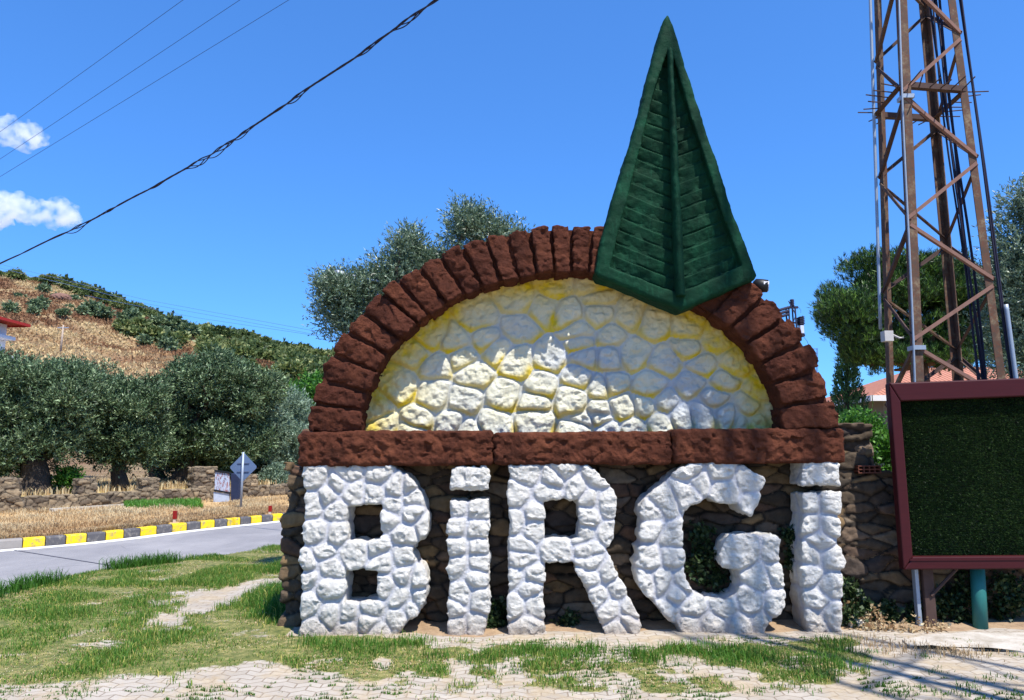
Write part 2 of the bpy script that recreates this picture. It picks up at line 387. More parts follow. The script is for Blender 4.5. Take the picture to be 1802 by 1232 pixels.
def letter_part(name, parent, outline, holes, seeds, y0=0.0, y1=.36, mat=None, h=.0095, seed=1, r=.032):
    O = np.array(pxpoly(outline, 0.0)); Hs = [np.array(pxpoly(q, 0.0)) for q in holes]
    O[:, 1] = np.where(O[:, 1] < .05, -.04, O[:, 1])
    lo = (O[:, 0].min()-.09, y0-.09, O[:, 1].min()-.09); hi = (O[:, 0].max()+.09, y1+.05, O[:, 1].max()+.09)
    def base(X, Y, Z):
        x2, z2 = X[:, 0, :], Z[:, 0, :]
        w1 = .012*vnoise(np.stack([x2.ravel(), z2.ravel(), 0*x2.ravel()], 1), 7, seed).reshape(x2.shape)
        sd = poly_sdf(x2, z2, O)
        for q in Hs: sd = np.maximum(sd, -poly_sdf(x2, z2, q))
        return extrude_sdf((sd+w1)[:, None, :]+0*X, Y, y0, y1, r)
    S = seeds
    hgt = RNG.uniform(-.012, .014, len(S))
    def field(p):
        q = p+.014*np.stack([vnoise(p, 9, 3), vnoise(p, 9, 4), vnoise(p, 9, 5)], 1)
        return worley(q, S, (1, .6, 1), k=.016)
    def disp(p):
        d, i = field(p)
        wf = .3+.7*np.clip((y0+.04-p[:, 1])/.03, 0, 1)
        return .030*np.exp(-(d/.016)**1.9)*wf - wf*hgt[i]*np.clip(d/.04, 0, 1) - rock(p, np.clip(d/.03, .15, 1)*1.15*(.45+.55*wf), seed) - .008*np.clip(d/.07, 0, 1)*wf
    V, Q = solid(lo, hi, h, base, disp)
    d, i = field(V)
    return mesh(name, V, Q, mat or WHITE, parent, True, {'groove': np.exp(-(d/.016)**2)})

# ================================================================== THE LETTERS
Z3 = lambda l: z4(l, 500, 780, 3.08)
Z4 = lambda l: z4(l, 860, 780, 2.8156)
def letter(name, label, px, specs, **kw):
    c = P(px, 1118, 0); e = empty(name, (c[0], .15, 0)); tag(e, label, 'letter', 'white stone letters in front of the wall')
    for i, (pn, outl, holes, seeds) in enumerate(specs):
        letter_part(pn, e, outl, holes, stone_seed(seeds, .05, .30), seed=int(px)+i*7)
    return e
B_out = Z3([(108,125),(250,118),(380,115),(500,120),(600,135),(655,170),(700,215),(735,265),(760,320),(775,380),(775,440),(768,490),(740,530),(700,560),(680,590),(695,615),(720,640),(755,675),(770,720),(772,775),(765,830),(740,900),(690,960),(650,990),(600,1020),(520,1050),(440,1078),(80,1080),(80,960),(95,800),(92,650),(100,520),(100,400),(112,330),(108,230)])
B_h = [Z3([(338,348),(430,338),(520,342),(528,430),(526,520),(440,532),(345,530),(335,440)]), Z3([(330,692),(420,684),(505,688),(502,780),(505,858),(420,864),(330,862),(332,770)])]
B_s = Z3([(165,175),(345,165),(510,165),(600,235),(680,230),(290,225),(240,290),(370,270),(490,275),(150,340),(280,365),(590,340),(700,300),(690,375),(565,410),(180,480),(285,495),(745,440),(650,485),(210,590),(370,590),(510,565),(130,650),(235,680),(540,640),(640,620),(125,730),(650,715),(725,740),(540,770),(230,790),(630,840),(140,870),(245,935),(345,925),(470,890),(735,850),(620,950),(450,975),(170,1020),(340,1020),(500,1040),(690,900)])
letter('letter_B', 'big white stone letter B, leftmost of the row, with two square openings', 640, [('stone_face', B_out, B_h, B_s)])
i1_dot = Z3([(908,140),(1000,130),(1090,132),(1106,150),(1104,246),(1050,250),(905,250)])
i1_st = Z3([(898,312),(980,310),(1106,306),(1112,420),(1100,500),(1118,620),(1106,760),(1112,880),(1095,1000),(1085,1090),(875,1090),(882,960),(890,820),(886,700),(890,560),(888,440),(895,380)])
def i_letter(name, label, px, dot, st, dsd, ssd):
    e = letter(name, label, px, [('dot', dot, [], dsd), ('stem', st, [], ssd)])
    return e
i_letter('letter_I', 'white stone letter i standing between the B and the R', 825, i1_dot, i1_st, Z3([(1005,195),(1300,200)]),
         Z3([(940,350),(1045,350),(935,450),(1050,480),(930,560),(1050,560),(940,670),(1055,650),(1040,730),(960,820),(1060,850),(910,900),(930,1010),(1030,1000)]))
R_out = Z4([(100,112),(190,105),(280,98),(440,98),(490,115),(540,155),(610,220),(630,260),(635,300),(628,380),(625,480),(590,525),(605,560),(612,605),(640,650),(690,750),(715,800),(755,880),(735,920),(660,962),(620,972),(580,960),(555,890),(525,830),(490,745),(450,660),(422,592),(350,582),(285,592),(275,640),(272,700),(278,850),(275,985),(100,985),(95,900),(100,780),(97,650),(95,500),(102,400),(95,300),(98,200)])
R_h = [Z4([(275,290),(350,275),(440,285),(452,380),(440,470),(360,480),(285,472),(270,380)])]
R_s = Z4([(190,150),(370,125),(310,180),(530,170),(145,255),(290,235),(440,220),(500,270),(585,300),(135,385),(220,345),(220,430),(490,370),(580,450),(480,450),(165,510),(160,570),(330,530),(510,525),(520,590),(130,670),(215,660),(200,725),(225,800),(140,810),(180,920),(505,670),(600,640),(640,720),(545,760),(600,830),(715,830),(640,930),(700,890)])
letter('letter_R', 'white stone letter R with one square opening, in the middle of the row', 960, [('stone_face', R_out, R_h, R_s)])
G_out = Z4([(1290,352),(1335,300),(1350,240),(1383,190),(1370,165),(1330,145),(1280,115),(1220,92),(1150,88),(1080,95),(1010,105),(950,130),(900,160),(860,200),(815,235),(780,270),(755,310),(750,350),(765,390),(755,450),(762,490),(740,520),(748,570),(732,600),(735,640),(745,700),(790,765),(850,820),(880,865),(930,910),(960,945),(1010,955),(1100,955),(1180,962),(1260,958),(1330,950),(1370,925),(1400,890),(1445,840),(1470,790),(1476,740),(1460,680),(1455,600),(1445,540),(1450,485),(1430,460),(1330,458),(1200,463),(1172,490),(1160,550),(1165,605),(1240,618),(1250,680),(1237,735),(1180,785),(1080,775),(1020,730),(985,680),(970,640),(975,560),(965,480),(955,400),(985,320),(1030,300),(1090,275),(1130,300),(1180,302),(1235,305),(1255,330)])
G_s = Z4([(1320,300),(1300,190),(1150,140),(1040,190),(1000,140),(980,240),(1170,240),(860,290),(800,340),(800,430),(910,480),(910,560),(810,570),(780,700),(860,690),(965,690),(930,750),(890,830),(1010,820),(1000,900),(1110,910),(1160,810),(1260,920),(1310,790),(1420,800),(1360,900),(1350,670),(1290,540),(1415,540),(1430,640)])
letter('letter_G', 'rounded white stone letter G with an open mouth facing right', 1250, [('stone_face', G_out, [], G_s)])
i2_dot = Z4([(1560,95),(1600,88),(1725,92),(1738,110),(1738,204),(1650,206),(1560,205)])
i2_st = Z4([(1560,252),(1640,248),(1740,248),(1738,330),(1745,420),(1738,505),(1750,580),(1757,700),(1752,820),(1758,950),(1590,945),(1572,860),(1565,760),(1560,640),(1558,500),(1565,380)])
i_letter('letter_I', 'white stone letter i at the right end of the row, beside the brown framed board', 1450, i2_dot, i2_st, Z4([(1645,150),(1900,200)]),
         Z4([(1600,300),(1690,300),(1610,400),(1680,410),(1650,480),(1600,560),(1700,570),(1600,640),(1700,700),(1640,780),(1700,850),(1620,890)]))

# ================================================================== ARCH MONUMENT
arch = empty('arch_monument', (.55, .3, 1.5)); tag(arch, 'dark red stone arch and beam round a pale yellow half round field of painted stones', 'monument')
CX, CZ = P(1013, 760, 0)[0]-.03, 1.80
RXo, RZo, RXi, RZi = 2.46, 1.99, 1.98, 1.53     # outer and inner half axes of the ring
def ring_pt(t, k):                                # k 0 inner, 1 outer
    rx = RXi+(RXo-RXi)*k; rz = RZi+(RZo-RZi)*k
    return np.array([CX+rx*math.cos(t), CZ+rz*math.sin(t)])
# tympanum: relief sheet with depth
Z6 = lambda l: z4(l, 500, 380, 2.738)
Z7 = lambda l: z4(l, 1000, 440, 3.081)
TS = Z6([(480,1010),(640,970),(800,1000),(1010,990),(1210,975),(560,820),(730,720),(700,590),(820,610),(930,490),(1130,400),(1310,330),(1135,530),(1245,440),(1370,460),(1500,340),(1520,465),(980,590),(1030,640),(1110,700),(910,760),(860,680),(715,860),(860,890),(1060,870),(1290,680),(1240,820),(1430,600),(1380,890),(1420,770),(1530,820),(1440,1000),(1530,950),(430,930),(640,650),(1200,900),(600,1040),(860,1040)])
TS += Z7([(165,250),(320,350),(480,400),(230,460),(60,450),(370,560),(530,600),(650,520),(740,620),(820,480),(900,600),(680,730),(450,730),(220,590),(240,720),(100,580),(850,700),(1050,750),(980,850),(800,800),(880,900),(600,900),(740,880),(430,860),(540,830),(370,960),(290,860),(180,910),(70,960),(210,980),(500,930),(1120,900),(1030,930),(650,420),(940,930)])
YT = .275
TSw = np.array([P(x, y, YT)[[0, 2]] for x, y in TS])
hx = .0105
gx = np.arange(CX-RXi-.12, CX+RXi+.12, hx); gz = np.arange(CZ-.1, CZ+RZi+.14, hx)
A, Bz = np.meshgrid(gx, gz, indexing='ij'); p2 = np.stack([A.ravel(), 0*A.ravel(), Bz.ravel()], 1)
S3 = np.stack([TSw[:, 0], 0*TSw[:, 0], TSw[:, 1]], 1)
pw = p2+.022*np.stack([vnoise(p2, 6, 3), 0*p2[:, 0], vnoise(p2, 6, 4)], 1)
d, ii = worley(pw, S3, (1, 1, 1.08), k=.026)
e_rim = 1-np.sqrt(((p2[:, 0]-CX)/RXi)**2+((p2[:, 2]-CZ)/RZi)**2)          # 0 at the arch, grows inwards
proud = .03+.06*np.clip(1.15-(p2[:, 2]-CZ)/.75, 0, 1)*np.clip(1-np.abs(p2[:, 0]-CX+.25)/1.9, .3, 1)    # lower stones stand further out
body = 1-np.exp(-(d/.017)**2.2) - .12*np.exp(-((d-.034)/.006)**2)
vz = (p2[:, 2]-S3[ii, 2])
hgt = RNG.uniform(-.012, .012, len(S3))[ii]
dep = proud*body + hgt*body + body*rock(p2*np.array([1, 1, 1.0])+np.array([0, 3.3, 0]), 1.15+6*np.clip(proud-.05, 0, .1), 77)
edge = np.exp(-((d-.022)/.014)**2)
dn = np.clip(-vz/.10, 0, 1)                                                # lower half of each stone
yellow = np.clip(dn*np.exp(-((d-.012)/.03)**2)*1.15 + 1.3*np.exp(-np.clip(e_rim, 0, 1)/.055) + .5*np.exp(-np.clip(e_rim, 0, 1)/.16), 0, 1)
yellow *= np.clip(.85+.5*fbm(p2+9, 3, 2, 5), .3, 1)
blue = np.clip((1-body)*.6 + np.clip(vnoise(p2, 2.4, 11)+.25, 0, 1)*.8*np.clip(e_rim/.25, 0, 1), 0, 1)*np.clip(.25+e_rim*2.2, 0, 1)
V = p2.copy(); V[:, 1] = YT+.06-dep
nx, nz = len(gx), len(gz); I = (np.arange(nx-1)[:, None]*nz+np.arange(nz-1)[None]).ravel()
Q = np.stack([I, I+nz, I+nz+1, I+1], 1)
cen = V[Q].mean(1); keep = ((cen[:, 0]-CX)/(RXi+.06))**2+((cen[:, 2]-CZ)/(RZi+.06))**2 < 1
keep &= cen[:, 2] > CZ-.06
Q = Q[keep]
used, inv = np.unique(Q.ravel(), return_inverse=True); Q = inv.reshape(-1, 4); V = V[used]
mesh('painted_stone_field', V, Q, CREAM, arch, True, {'yellow': yellow[used], 'blue': blue[used]})
# ring body (joints) behind the voussoirs, one closed solid that also backs the field
def ring_body():
    mb = MB(); n = 72
    ts = np.linspace(0, math.pi, n)
    out = [ring_pt(t, .94) for t in ts]; inn = [ring_pt(t, .03) for t in ts]
    ring = []
    for (o, i) in zip(out, inn): ring.append([(o[0], .07, o[1]), (i[0], .07, i[1]), (i[0], .62, i[1]), (o[0], .62, o[1])])
    V = np.array(ring).reshape(-1, 3); F = []
    for k in range(n-1):
        a, b = 4*k, 4*k+4
        for j in range(4): F.append((a+j, a+(j+1) % 4, b+(j+1) % 4, b+j))
    F += [(3, 2, 1, 0), (4*n-4, 4*n-3, 4*n-2, 4*n-1)]
    mb.add(V, F)
    B2 = [(CX+RXi*1.0*math.cos(t), CZ+RZi*math.sin(t)) for t in ts]
    return mb, B2
mb, B2 = ring_body(); rb = mb.build('ring_backing', RED, arch, False)
mb = MB(); k = len(B2); mb.prism([(x, .42, z) for x, z in B2]+[(x, .60, z) for x, z in B2], k); mb.build('field_backing', RUBBLE, arch, False)
# voussoirs
tl = [math.pi]
ws = [8.5, 6.5, 8, 7, 6.5, 7.4, 4.5, 6.5, 6, 5.6, 6, 5, 5.4, 5, 4.8, 5, 5, 5, 5, 5, 5.5, 6, 6.5, 7.5, 7.5, 8.2, 8, 8.5, 9]
ws = np.array(ws); ws = ws/ws.sum()*math.pi
for a in ws: tl.append(tl[-1]-a)
for vi in range(len(ws)):
    t1, t0 = tl[vi], tl[vi+1]; tm = (t0+t1)/2
    n = 5; ta = np.linspace(t1-.005, t0+.005, n)
    ko = 1+RNG.uniform(-.02, .02); ki = RNG.uniform(-.04, .01)
    poly = [ring_pt(t, ko) for t in ta]+[ring_pt(t, ki) for t in ta[::-1]]
    poly = np.array(poly); poly[:, 1] = np.maximum(poly[:, 1], CZ+.012)
    yf = RNG.uniform(-.045, .015)
    if .80 < tm < 1.42: yf = .13
    elif .68 < tm < 1.56: yf = .0
    lo = (poly[:, 0].min()-.06, yf-.08, poly[:, 1].min()-.06); hi = (poly[:, 0].max()+.06, .36, poly[:, 1].max()+.06)
    sd_ = int(vi*13+5); tilt = RNG.uniform(-.15, .15, 2); c = poly.mean(0)
    rd = np.array([math.cos(tm), math.sin(tm)]); tg = np.array([-rd[1], rd[0]])
    def base(X, Y, Z, poly=poly, yf=yf, c=c, tilt=tilt, rd=rd, tg=tg):
        sd2 = poly_sdf(X[:, 0, :], Z[:, 0, :], poly)[:, None, :]+0*X
        u = (X-c[0])*rd[0]+(Z-c[1])*rd[1]; v = (X-c[0])*tg[0]+(Z-c[1])*tg[1]
        return extrude_sdf(sd2, Y+tilt[0]*u+tilt[1]*v, yf, .31, .016)
    def disp(p, sd_=sd_, c=c, rd=rd, tg=tg):
        v = (p[:, 0]-c[0])*tg[0]+(p[:, 2]-c[1])*tg[1]
        return -rock(p, 1.15, sd_) + .006*np.abs(v/.07)**2
    V, Q = solid(lo, hi, .0115, base, disp)
    mesh('arch_stone', V, Q, RED, arch, True, {'groove': np.zeros(len(V)), 'tint': np.full(len(V), hashn(np.array([vi]), np.array([3]), np.array([7]), 5)[0])})
# beam
zb0, zb1 = 1.505, 1.805; xb0, xb1 = P(525, 790, 0)[0], P(1487, 790, 0)[0]
xj = [xb0, P(868, 790, 0)[0], P(1182, 790, 0)[0], xb1]
for j in range(3):
    a, b = xj[j]+.004, xj[j+1]-.004
    def base(X, Y, Z, a=a, b=b): return box_sdf(X, Y, Z+.0, (a, -.03, zb0), (b, .42, zb1+(.02 if j != 1 else 0)), .035)
    def disp(p, j=j): return -rock(p, 1.5, 50+j)*np.clip(1-p[:, 1]*2, .4, 1)*np.where(np.abs(p[:, 2]-1.655) > .12, .6, 1)
    V, Q = solid((a-.08, -.12, zb0-.1), (b+.08, .5, zb1+.12), .0125, base, disp)
    mesh('beam_stone', V, Q, RED, arch, True, {'groove': np.zeros(len(V))})

# ================================================================== GREEN LEAF SCULPTURE
YL = -.10
leaf = empty('leaf_sculpture', (1.6, 0, 2.9)); tag(leaf, 'tall dark green pointed leaf shaped relief rising over the right half of the red arch', 'sculpture')
L_out = np.array(pxpoly([(1176,22),(1186,42),(1196,75),(1213,135),(1240,215),(1268,300),(1290,370),(1312,425),(1333,484),(1328,492),(1290,508),(1240,530),(1200,546),(1150,527),(1100,505),(1052,488),(1046,478),(1058,420),(1078,350),(1098,285),(1114,235),(1130,175),(1146,110),(1160,60),(1168,34)], YL))
L_in = np.array(pxpoly([(1178,84),(1192,120),(1215,200),(1243,285),(1268,365),(1290,425),(1306,466),(1255,490),(1198,516),(1135,494),(1074,470),(1090,400),(1112,315),(1135,225),(1155,145)], YL))
lxc = lambda z: np.interp(z, [P(1200, 530, YL)[2], P(1178, 84, YL)[2]], [P(1197, 530, YL)[0], P(1179, 84, YL)[0]])
lo = (L_out[:, 0].min()-.08, YL-.08, L_out[:, 1].min()-.12); hi = (L_out[:, 0].max()+.08, .26, L_out[:, 1].max()+.08)
def base(X, Y, Z):
    so_ = poly_sdf(X[:, 0, :], Z[:, 0, :], L_out)[:, None, :]+0*X; si = poly_sdf(X[:, 0, :], Z[:, 0, :], L_in)[:, None, :]+0*X
    sh = .04*np.clip((Y-YL)/.3, 0, 1)          # the body swells towards the back at its lower edge
    a = extrude_sdf(so_-sh*0, Y, YL, .20, .045)
    return np.maximum(a, -extrude_sdf(si, Y, YL-.3, YL+.10, .03))
V, Q = solid(lo, hi, .0125, base, lambda p: -.007*fbm(p, 5, 3, 8)-.004*fbm(p, 24, 2, 3))
mesh('raised_border', V, Q, GREEN, leaf, True)
def panel(side):
    zs = np.arange(L_in[:, 1].min()-.03, L_in[:, 1].max(), .009); us = np.arange(-.01 if side > 0 else -.85, .85 if side > 0 else .01, .009)
    Z, X0 = np.meshgrid(zs, us, indexing='ij'); X = X0+lxc(Z); p = np.stack([X.ravel(), 0*X.ravel(), Z.ravel()], 1)
    u = np.abs(X0.ravel()); v = p[:, 2]-.36*u+.007*vnoise(p, 5, 3)-.1*u*u
    n_ = v/.135; fr = n_-np.floor(n_); g = np.exp(-(np.minimum(fr, 1-fr)/.04)**2); row = np.floor(n_).astype(int)
    seg = hashn(row, row*0+side+2, row*0, 4)
    yy = YL+.105-.028*fr-.01*fbm(p*np.array([1, 1, 1]), 8, 3, 4)+.045*g-.010*seg - .05*np.clip(1-u/.5, 0, 1)*0
    P3 = np.stack([p[:, 0], yy, p[:, 2]], 1); ins = poly_sdf(p[:, 0], p[:, 2], L_in) < .04
    nz_, nu = Z.shape; I = (np.arange(nz_-1)[:, None]*nu+np.arange(nu-1)[None]).ravel(); Q = np.stack([I, I+1, I+nu+1, I+nu], 1)
    Q = Q[ins[Q].all(1)]; us_, inv = np.unique(Q.ravel(), return_inverse=True)
    mesh('slatted_panel', P3[us_], inv.reshape(-1, 4), GREEN, leaf, True)
panel(-1); panel(1)
zz = np.linspace(P(1198, 522, YL)[2], P(1178, 86, YL)[2], 90)
def ribbase(X, Y, Z):
    c = lxc(Z); rr = .047-.02*(Z-zz[0])/(zz[-1]-zz[0])
    f = np.sqrt(((X-c)/1.0)**2+((Y-(YL+.015))/1.9)**2)-rr
    return np.maximum(f, np.abs(Z-(zz[0]+zz[-1])/2)-(zz[-1]-zz[0])/2)
V, Q = solid((lxc(zz[0])-.22, YL-.16, zz[0]-.08), (lxc(zz[0])+.14, YL+.16, zz[-1]+.05), .0115, ribbase, lambda p: -.006*fbm(p, 8, 3, 12))
mesh('midrib', V, Q, GREEN, leaf, True)

# ================================================================== RUBBLE WALLS
def rubble(name, L, T, H, h, ssz, mat, parent=None, seed=3, rough=1.0, top=None, loc=None, groove=.03):
    """local x 0..L, y 0..T, z -0.1..H ; ssz = stone size (x, z)"""
    nx_, nz_ = int(L/ssz[0])+2, int((H+.2)/ssz[1])+2; rr = np.random.default_rng(seed); S = []
    for j in range(nz_):
        for i in range(nx_):
            if rr.random() < .12: continue
            for yy in (.05, T-.05):
                S.append(((i+.5*(j % 2)+rr.uniform(-.38, .38))*ssz[0], yy+rr.uniform(-.06, .06), -.1+(j+rr.uniform(-.32, .32))*ssz[1]))
    S = np.array(S); sc = (ssz[1]/ssz[0]*1.25, .8, 1); hg = rr.uniform(-.03, .03, len(S)); tn = rr.random(len(S))
    def field(p):
        q = p+.03*np.stack([vnoise(p, 5, 3), vnoise(p, 5, 4), vnoise(p, 5, 5)], 1); return worley(q, S, sc, 8000)
    def base(X, Y, Z):
        hh = H if top is None else top(X)
        q = np.maximum(np.maximum(np.abs(X-L/2)-L/2, np.abs(Y-T/2)-T/2), np.maximum(Z-hh, -.15-Z)); return q
    def disp(p):
        d, i = field(p); return groove*np.exp(-(d/(.10*ssz[1]))**1.3)-(hg[i]+.004)*rough-rock(p, .8*rough, seed)
    V, Q = solid((-.1, -.1, -.3), (L+.1, T+.1, (H if top is None else H+.05)+.1), h, base, disp, max(.09, 2.2*h))
    d, i = field(V)
    return mesh(name, V, Q, mat, parent, True, {'groove': np.exp(-(d/(.07*ssz[1]))**2), 'tint': tn[i]}, local=True)
xw0 = P(500, 1000, .37)[0]
sw = empty('stone_wall', (xw0, .37, 0)); tag(sw, 'long dark rubble stone wall standing behind the white letters', 'wall')
xr = P(1540, 800, .37)[0]-xw0
def wtop(X): return np.where(X < .13, 1.52, np.where(X < xr, 1.84, np.where(X < xr+.45, 1.42, 1.25)))+.0*X
rubble('masonry', 7.4, .5, 1.84, .018, (.25, .09), RUBBLE, sw, 3, 1.2, wtop)
# concrete lump and a hollow brick on the wall's right shoulder
def lump(name, c, r, mat, parent, seed, h=.014, amp=1.6, label=None):
    c = np.array(c); r = np.array(r)
    V, Q = solid(c-r*1.35-.05, c+r*1.35+.05, h, lambda X, Y, Z: (np.sqrt(((X-c[0])/r[0])**2+((Y-c[1])/r[1])**2+((Z-c[2])/r[2])**2)-1)*r.min(), lambda p: -rock(p, amp, seed), .2)
    return mesh(name, V, Q, mat, parent, True, {'groove': np.zeros(len(V)), 'tint': np.full(len(V), .95)})
cl = lump('rock', P(1512, 795, .45)+np.array([0, .1, 0]), (.17, .16, .17), RUBBLE, None, 5); tag(cl, 'rough grey lump of old concrete on top of the wall beside the arch foot', 'rock')
hb = empty('hollow_brick', P(1528, 826, .40)); tag(hb, 'small hollow red clay brick bedded in the wall right of the arch foot', 'brick')
mb = MB(); c = P(1528, 826, .33); w_, h_ = .22, .075
for zz_ in (0, h_/2-.005, h_-.01): mb.box((c[0]-w_/2, .30, c[2]-h_/2+zz_), (c[0]+w_/2, .55, c[2]-h_/2+zz_+.01))
for q in range(5): mb.box((c[0]-w_/2+q*(w_-.01)/4, .303, c[2]-h_/2+.002), (c[0]-w_/2+q*(w_-.01)/4+.01, .547, c[2]+h_/2-.002))
mb.build('clay_shell', simple('clay', lin(104, 60, 46), .9), hb)
g = G(1508, 1106); rk = lump('rock', (g[0], g[1]+.02, .05), (.10, .07, .06), simple('pale_rock', lin(190, 182, 168), .9, sc=12), None, 15); tag(rk, 'pale grey loose stone lying at the foot of the last letter i', 'rock')

# ================================================================== GROUND
def hgt_far(x, y): return 0*x
CONC = None
gm = M('ground_earth', .95); gn = gm.noise(.6, 6, .65)
gm.color(gm.ramp(gn, [(.3, lin(120, 102, 74)), (.6, lin(168, 146, 104)), (.8, lin(190, 170, 124))])); gm.bump(gm.noise(9, 6), .6, .05)
s_ = 1500
mesh('ground', [(-s_, -60, -.05), (s_, -60, -.05), (s_, s_, -.05), (-s_, s_, -.05)], np.array([[0, 1, 2, 3]]), gm.m, None, False).__setitem__('kind', 'structure')
# polygons read off the photo onto the ground plane
def gpoly(pts): return np.array([G(x, y)[:2] for x, y in pts])
Z2 = lambda l: z4(l, 0, 780, 2.726)
# road edges as curves
near = gpoly([(-900, 1300), (-300, 1130), (0, 1048), (92, 1026), (183, 1002), (293, 990), (367, 984), (501, 960), (640, 933), (760, 908)])
kerb = gpoly([(-900, 1055), (-300, 990), (0, 967), (110, 958.5), (183, 951.5), (330, 933), (506, 914.5), (640, 900), (760, 888)])
def smooth_curve(P_, n):
    P_ = np.asarray(P_, float); s = np.r_[0, np.cumsum(np.linalg.norm(np.diff(P_, axis=0), axis=1))]
    u = np.linspace(0, s[-1], n); C = np.stack([np.interp(u, s, P_[:, 0]), np.interp(u, s, P_[:, 1])], 1)
    k = max(3, n//12) | 1; ker = np.ones(k)/k
    Cp = np.pad(C, ((k//2, k//2), (0, 0)), mode='reflect', reflect_type='odd')
    return np.stack([np.convolve(Cp[:, i], ker, 'valid') for i in (0, 1)], 1), s[-1]
KC, KL = smooth_curve(kerb, 260); NC, NL = smooth_curve(near, 260)
KN = np.gradient(KC, axis=0); KN = np.stack([-KN[:, 1], KN[:, 0]], 1); KN /= np.linalg.norm(KN, axis=1)[:, None]    # left of travel = away from the road
def strip(name, A, B, za, zb, mat, kind='structure', nsub=6):
    n = len(A); V = []; 
    for k in range(nsub+1):
        t = k/nsub; V.append(np.column_stack([A*(1-t)+B*t, np.full(n, za*(1-t)+zb*t)]))
    V = np.concatenate(V); F = []
    for k in range(nsub):
        I = np.arange(n-1)+k*n; F.append(np.stack([I, I+n, I+n+1, I+1], 1))
    o = mesh(name, V, np.concatenate(F), mat, None, True); o['kind'] = kind; return o
am = M('asphalt', .85); an = am.noise(180, 3, .8); av = am.noise(.9, 5, .6)
am.color(am.mix(am.math('MULTIPLY', am.ramp(an, [(.35, 0.0), (.7, 1.0)]), .5), am.mix(am.ramp(am.noise(.35, 5, .7, vec=am.mapping(am.obj, (1.6, .5, 1), (0, 0, -.6))), [(.42, 0.0), (.6, .6)]), am.ramp(av, [(.3, lin(108, 105, 106)), (.7, lin(140, 136, 134))]), lin(96, 94, 96)), lin(180, 178, 178)))
cr = am.vor(.35, 'DISTANCE_TO_EDGE', vec=am.mapping(am.noise(1.2, 3, out='Color'), (1, 1, 1))); 
ck = am.ramp(am.vor(.55, 'DISTANCE_TO_EDGE', vec=am.mapping(am.obj, (1, 1, 1))), [(.0, 1.0), (.012, 0.0)]); am.color(am.mix(am.math('MULTIPLY', ck, am.ramp(am.noise(.7, 3), [(.5, 0.0), (.6, .5)])), am.b.inputs['Base Color'].links[0].from_socket, lin(84, 82, 84))); am.bump(an, .5, .004)

road = strip('road', NC+ (NC-KC)*.25, KC, -.006, -.006, am.m)
wl = M('white_road_paint', .7); wl.color(wl.mix(wl.ramp(wl.noise(14, 6, .8), [(.35, 0.0), (.6, 1.0)]), lin(190, 188, 186), lin(232, 230, 224)))
ln = strip('road_marking', KC-KN*.36, KC-KN*.02, -.002, -.002, wl.m)
# thin tar line across the road
tl0, tl1 = G(25, 968, .0), G(196, 995, .0)
mb = MB(); mb.bar((tl0[0], tl0[1], -.003), (tl1[0], tl1[1], -.003), .03, .006); o = mb.build('tar_seam', simple('tar', lin(70, 70, 78), .8)); o['kind'] = 'structure'
# kerb stones, alternately yellow and dark
YK = M('yellow_kerb_paint', .8); yn = YK.noise(9, 7, .75); YK.color(YK.mix(YK.ramp(yn, [(.50, 0.0), (.62, .9)]), lin(226, 190, 26), lin(150, 138, 96))); YK.bump(yn, .4, .01)
DK = M('dark_kerb_paint', .85); dn_ = DK.noise(9, 7, .75); DK.color(DK.mix(DK.ramp(dn_, [(.5, 0.0), (.66, 1.0)]), lin(84, 82, 84), lin(132, 126, 118))); DK.bump(dn_, .4, .01)
BK = simple('bare_kerb', lin(140, 134, 128), .9)
s = np.r_[0, np.cumsum(np.linalg.norm(np.diff(KC, axis=0), axis=1))]
def onk(u): return np.array([np.interp(u, s, KC[:, 0]), np.interp(u, s, KC[:, 1])]), np.array([np.interp(u, s, KN[:, 0]), np.interp(u, s, KN[:, 1])])
def kerb_u(px):
    q = np.array([proj((a, b, .1))[0] for a, b in KC]); return np.interp(px, q, s)
marks = [(-260, 2), (-180, 0), (-110, 2), (-40, 2), (40, 0), (80, 1), (116, 0), (153, 1), (186, 0), (218, 1), (247, 0), (276, 1), (303, 0), (329, 1), (353, 0), (378, 1), (400, 0), (423, 1), (442, 0), (461, 1), (480, 0), (498, 1), (516, 0), (533, 1), (549, 0), (565, 1), (580, 0), (595, 1), (610, 0)]
V = []; F = []; MI = []
us = [kerb_u(a) for a, _ in marks]
for (u0, u1, col) in [(us[i], us[i+1], marks[i][1]) for i in range(len(us)-1)]:
    a, na = onk(u0+.008); b, nb = onk(u1-.008); k0 = len(V); HK = .165
    prof = [(0, -.04), (.0, HK-.03), (.02, HK), (.16, HK), (.16, -.04)]
    for c_, nn in ((a, na), (b, nb)):
        for (o_, z_) in prof: V.append((c_[0]+nn[0]*o_, c_[1]+nn[1]*o_, z_))
    for j in range(4): F.append((k0+j, k0+j+1, k0+5+j+1, k0+5+j)); MI.append(col if (col != 1) else 1)
    F.append((k0, k0+5, k0+9, k0+4)); MI.append(col)
kb = mesh('kerb', V, np.array(F), None, None, False, mats=[YK.m, DK.m, BK], mi=MI); kb['kind'] = 'structure'
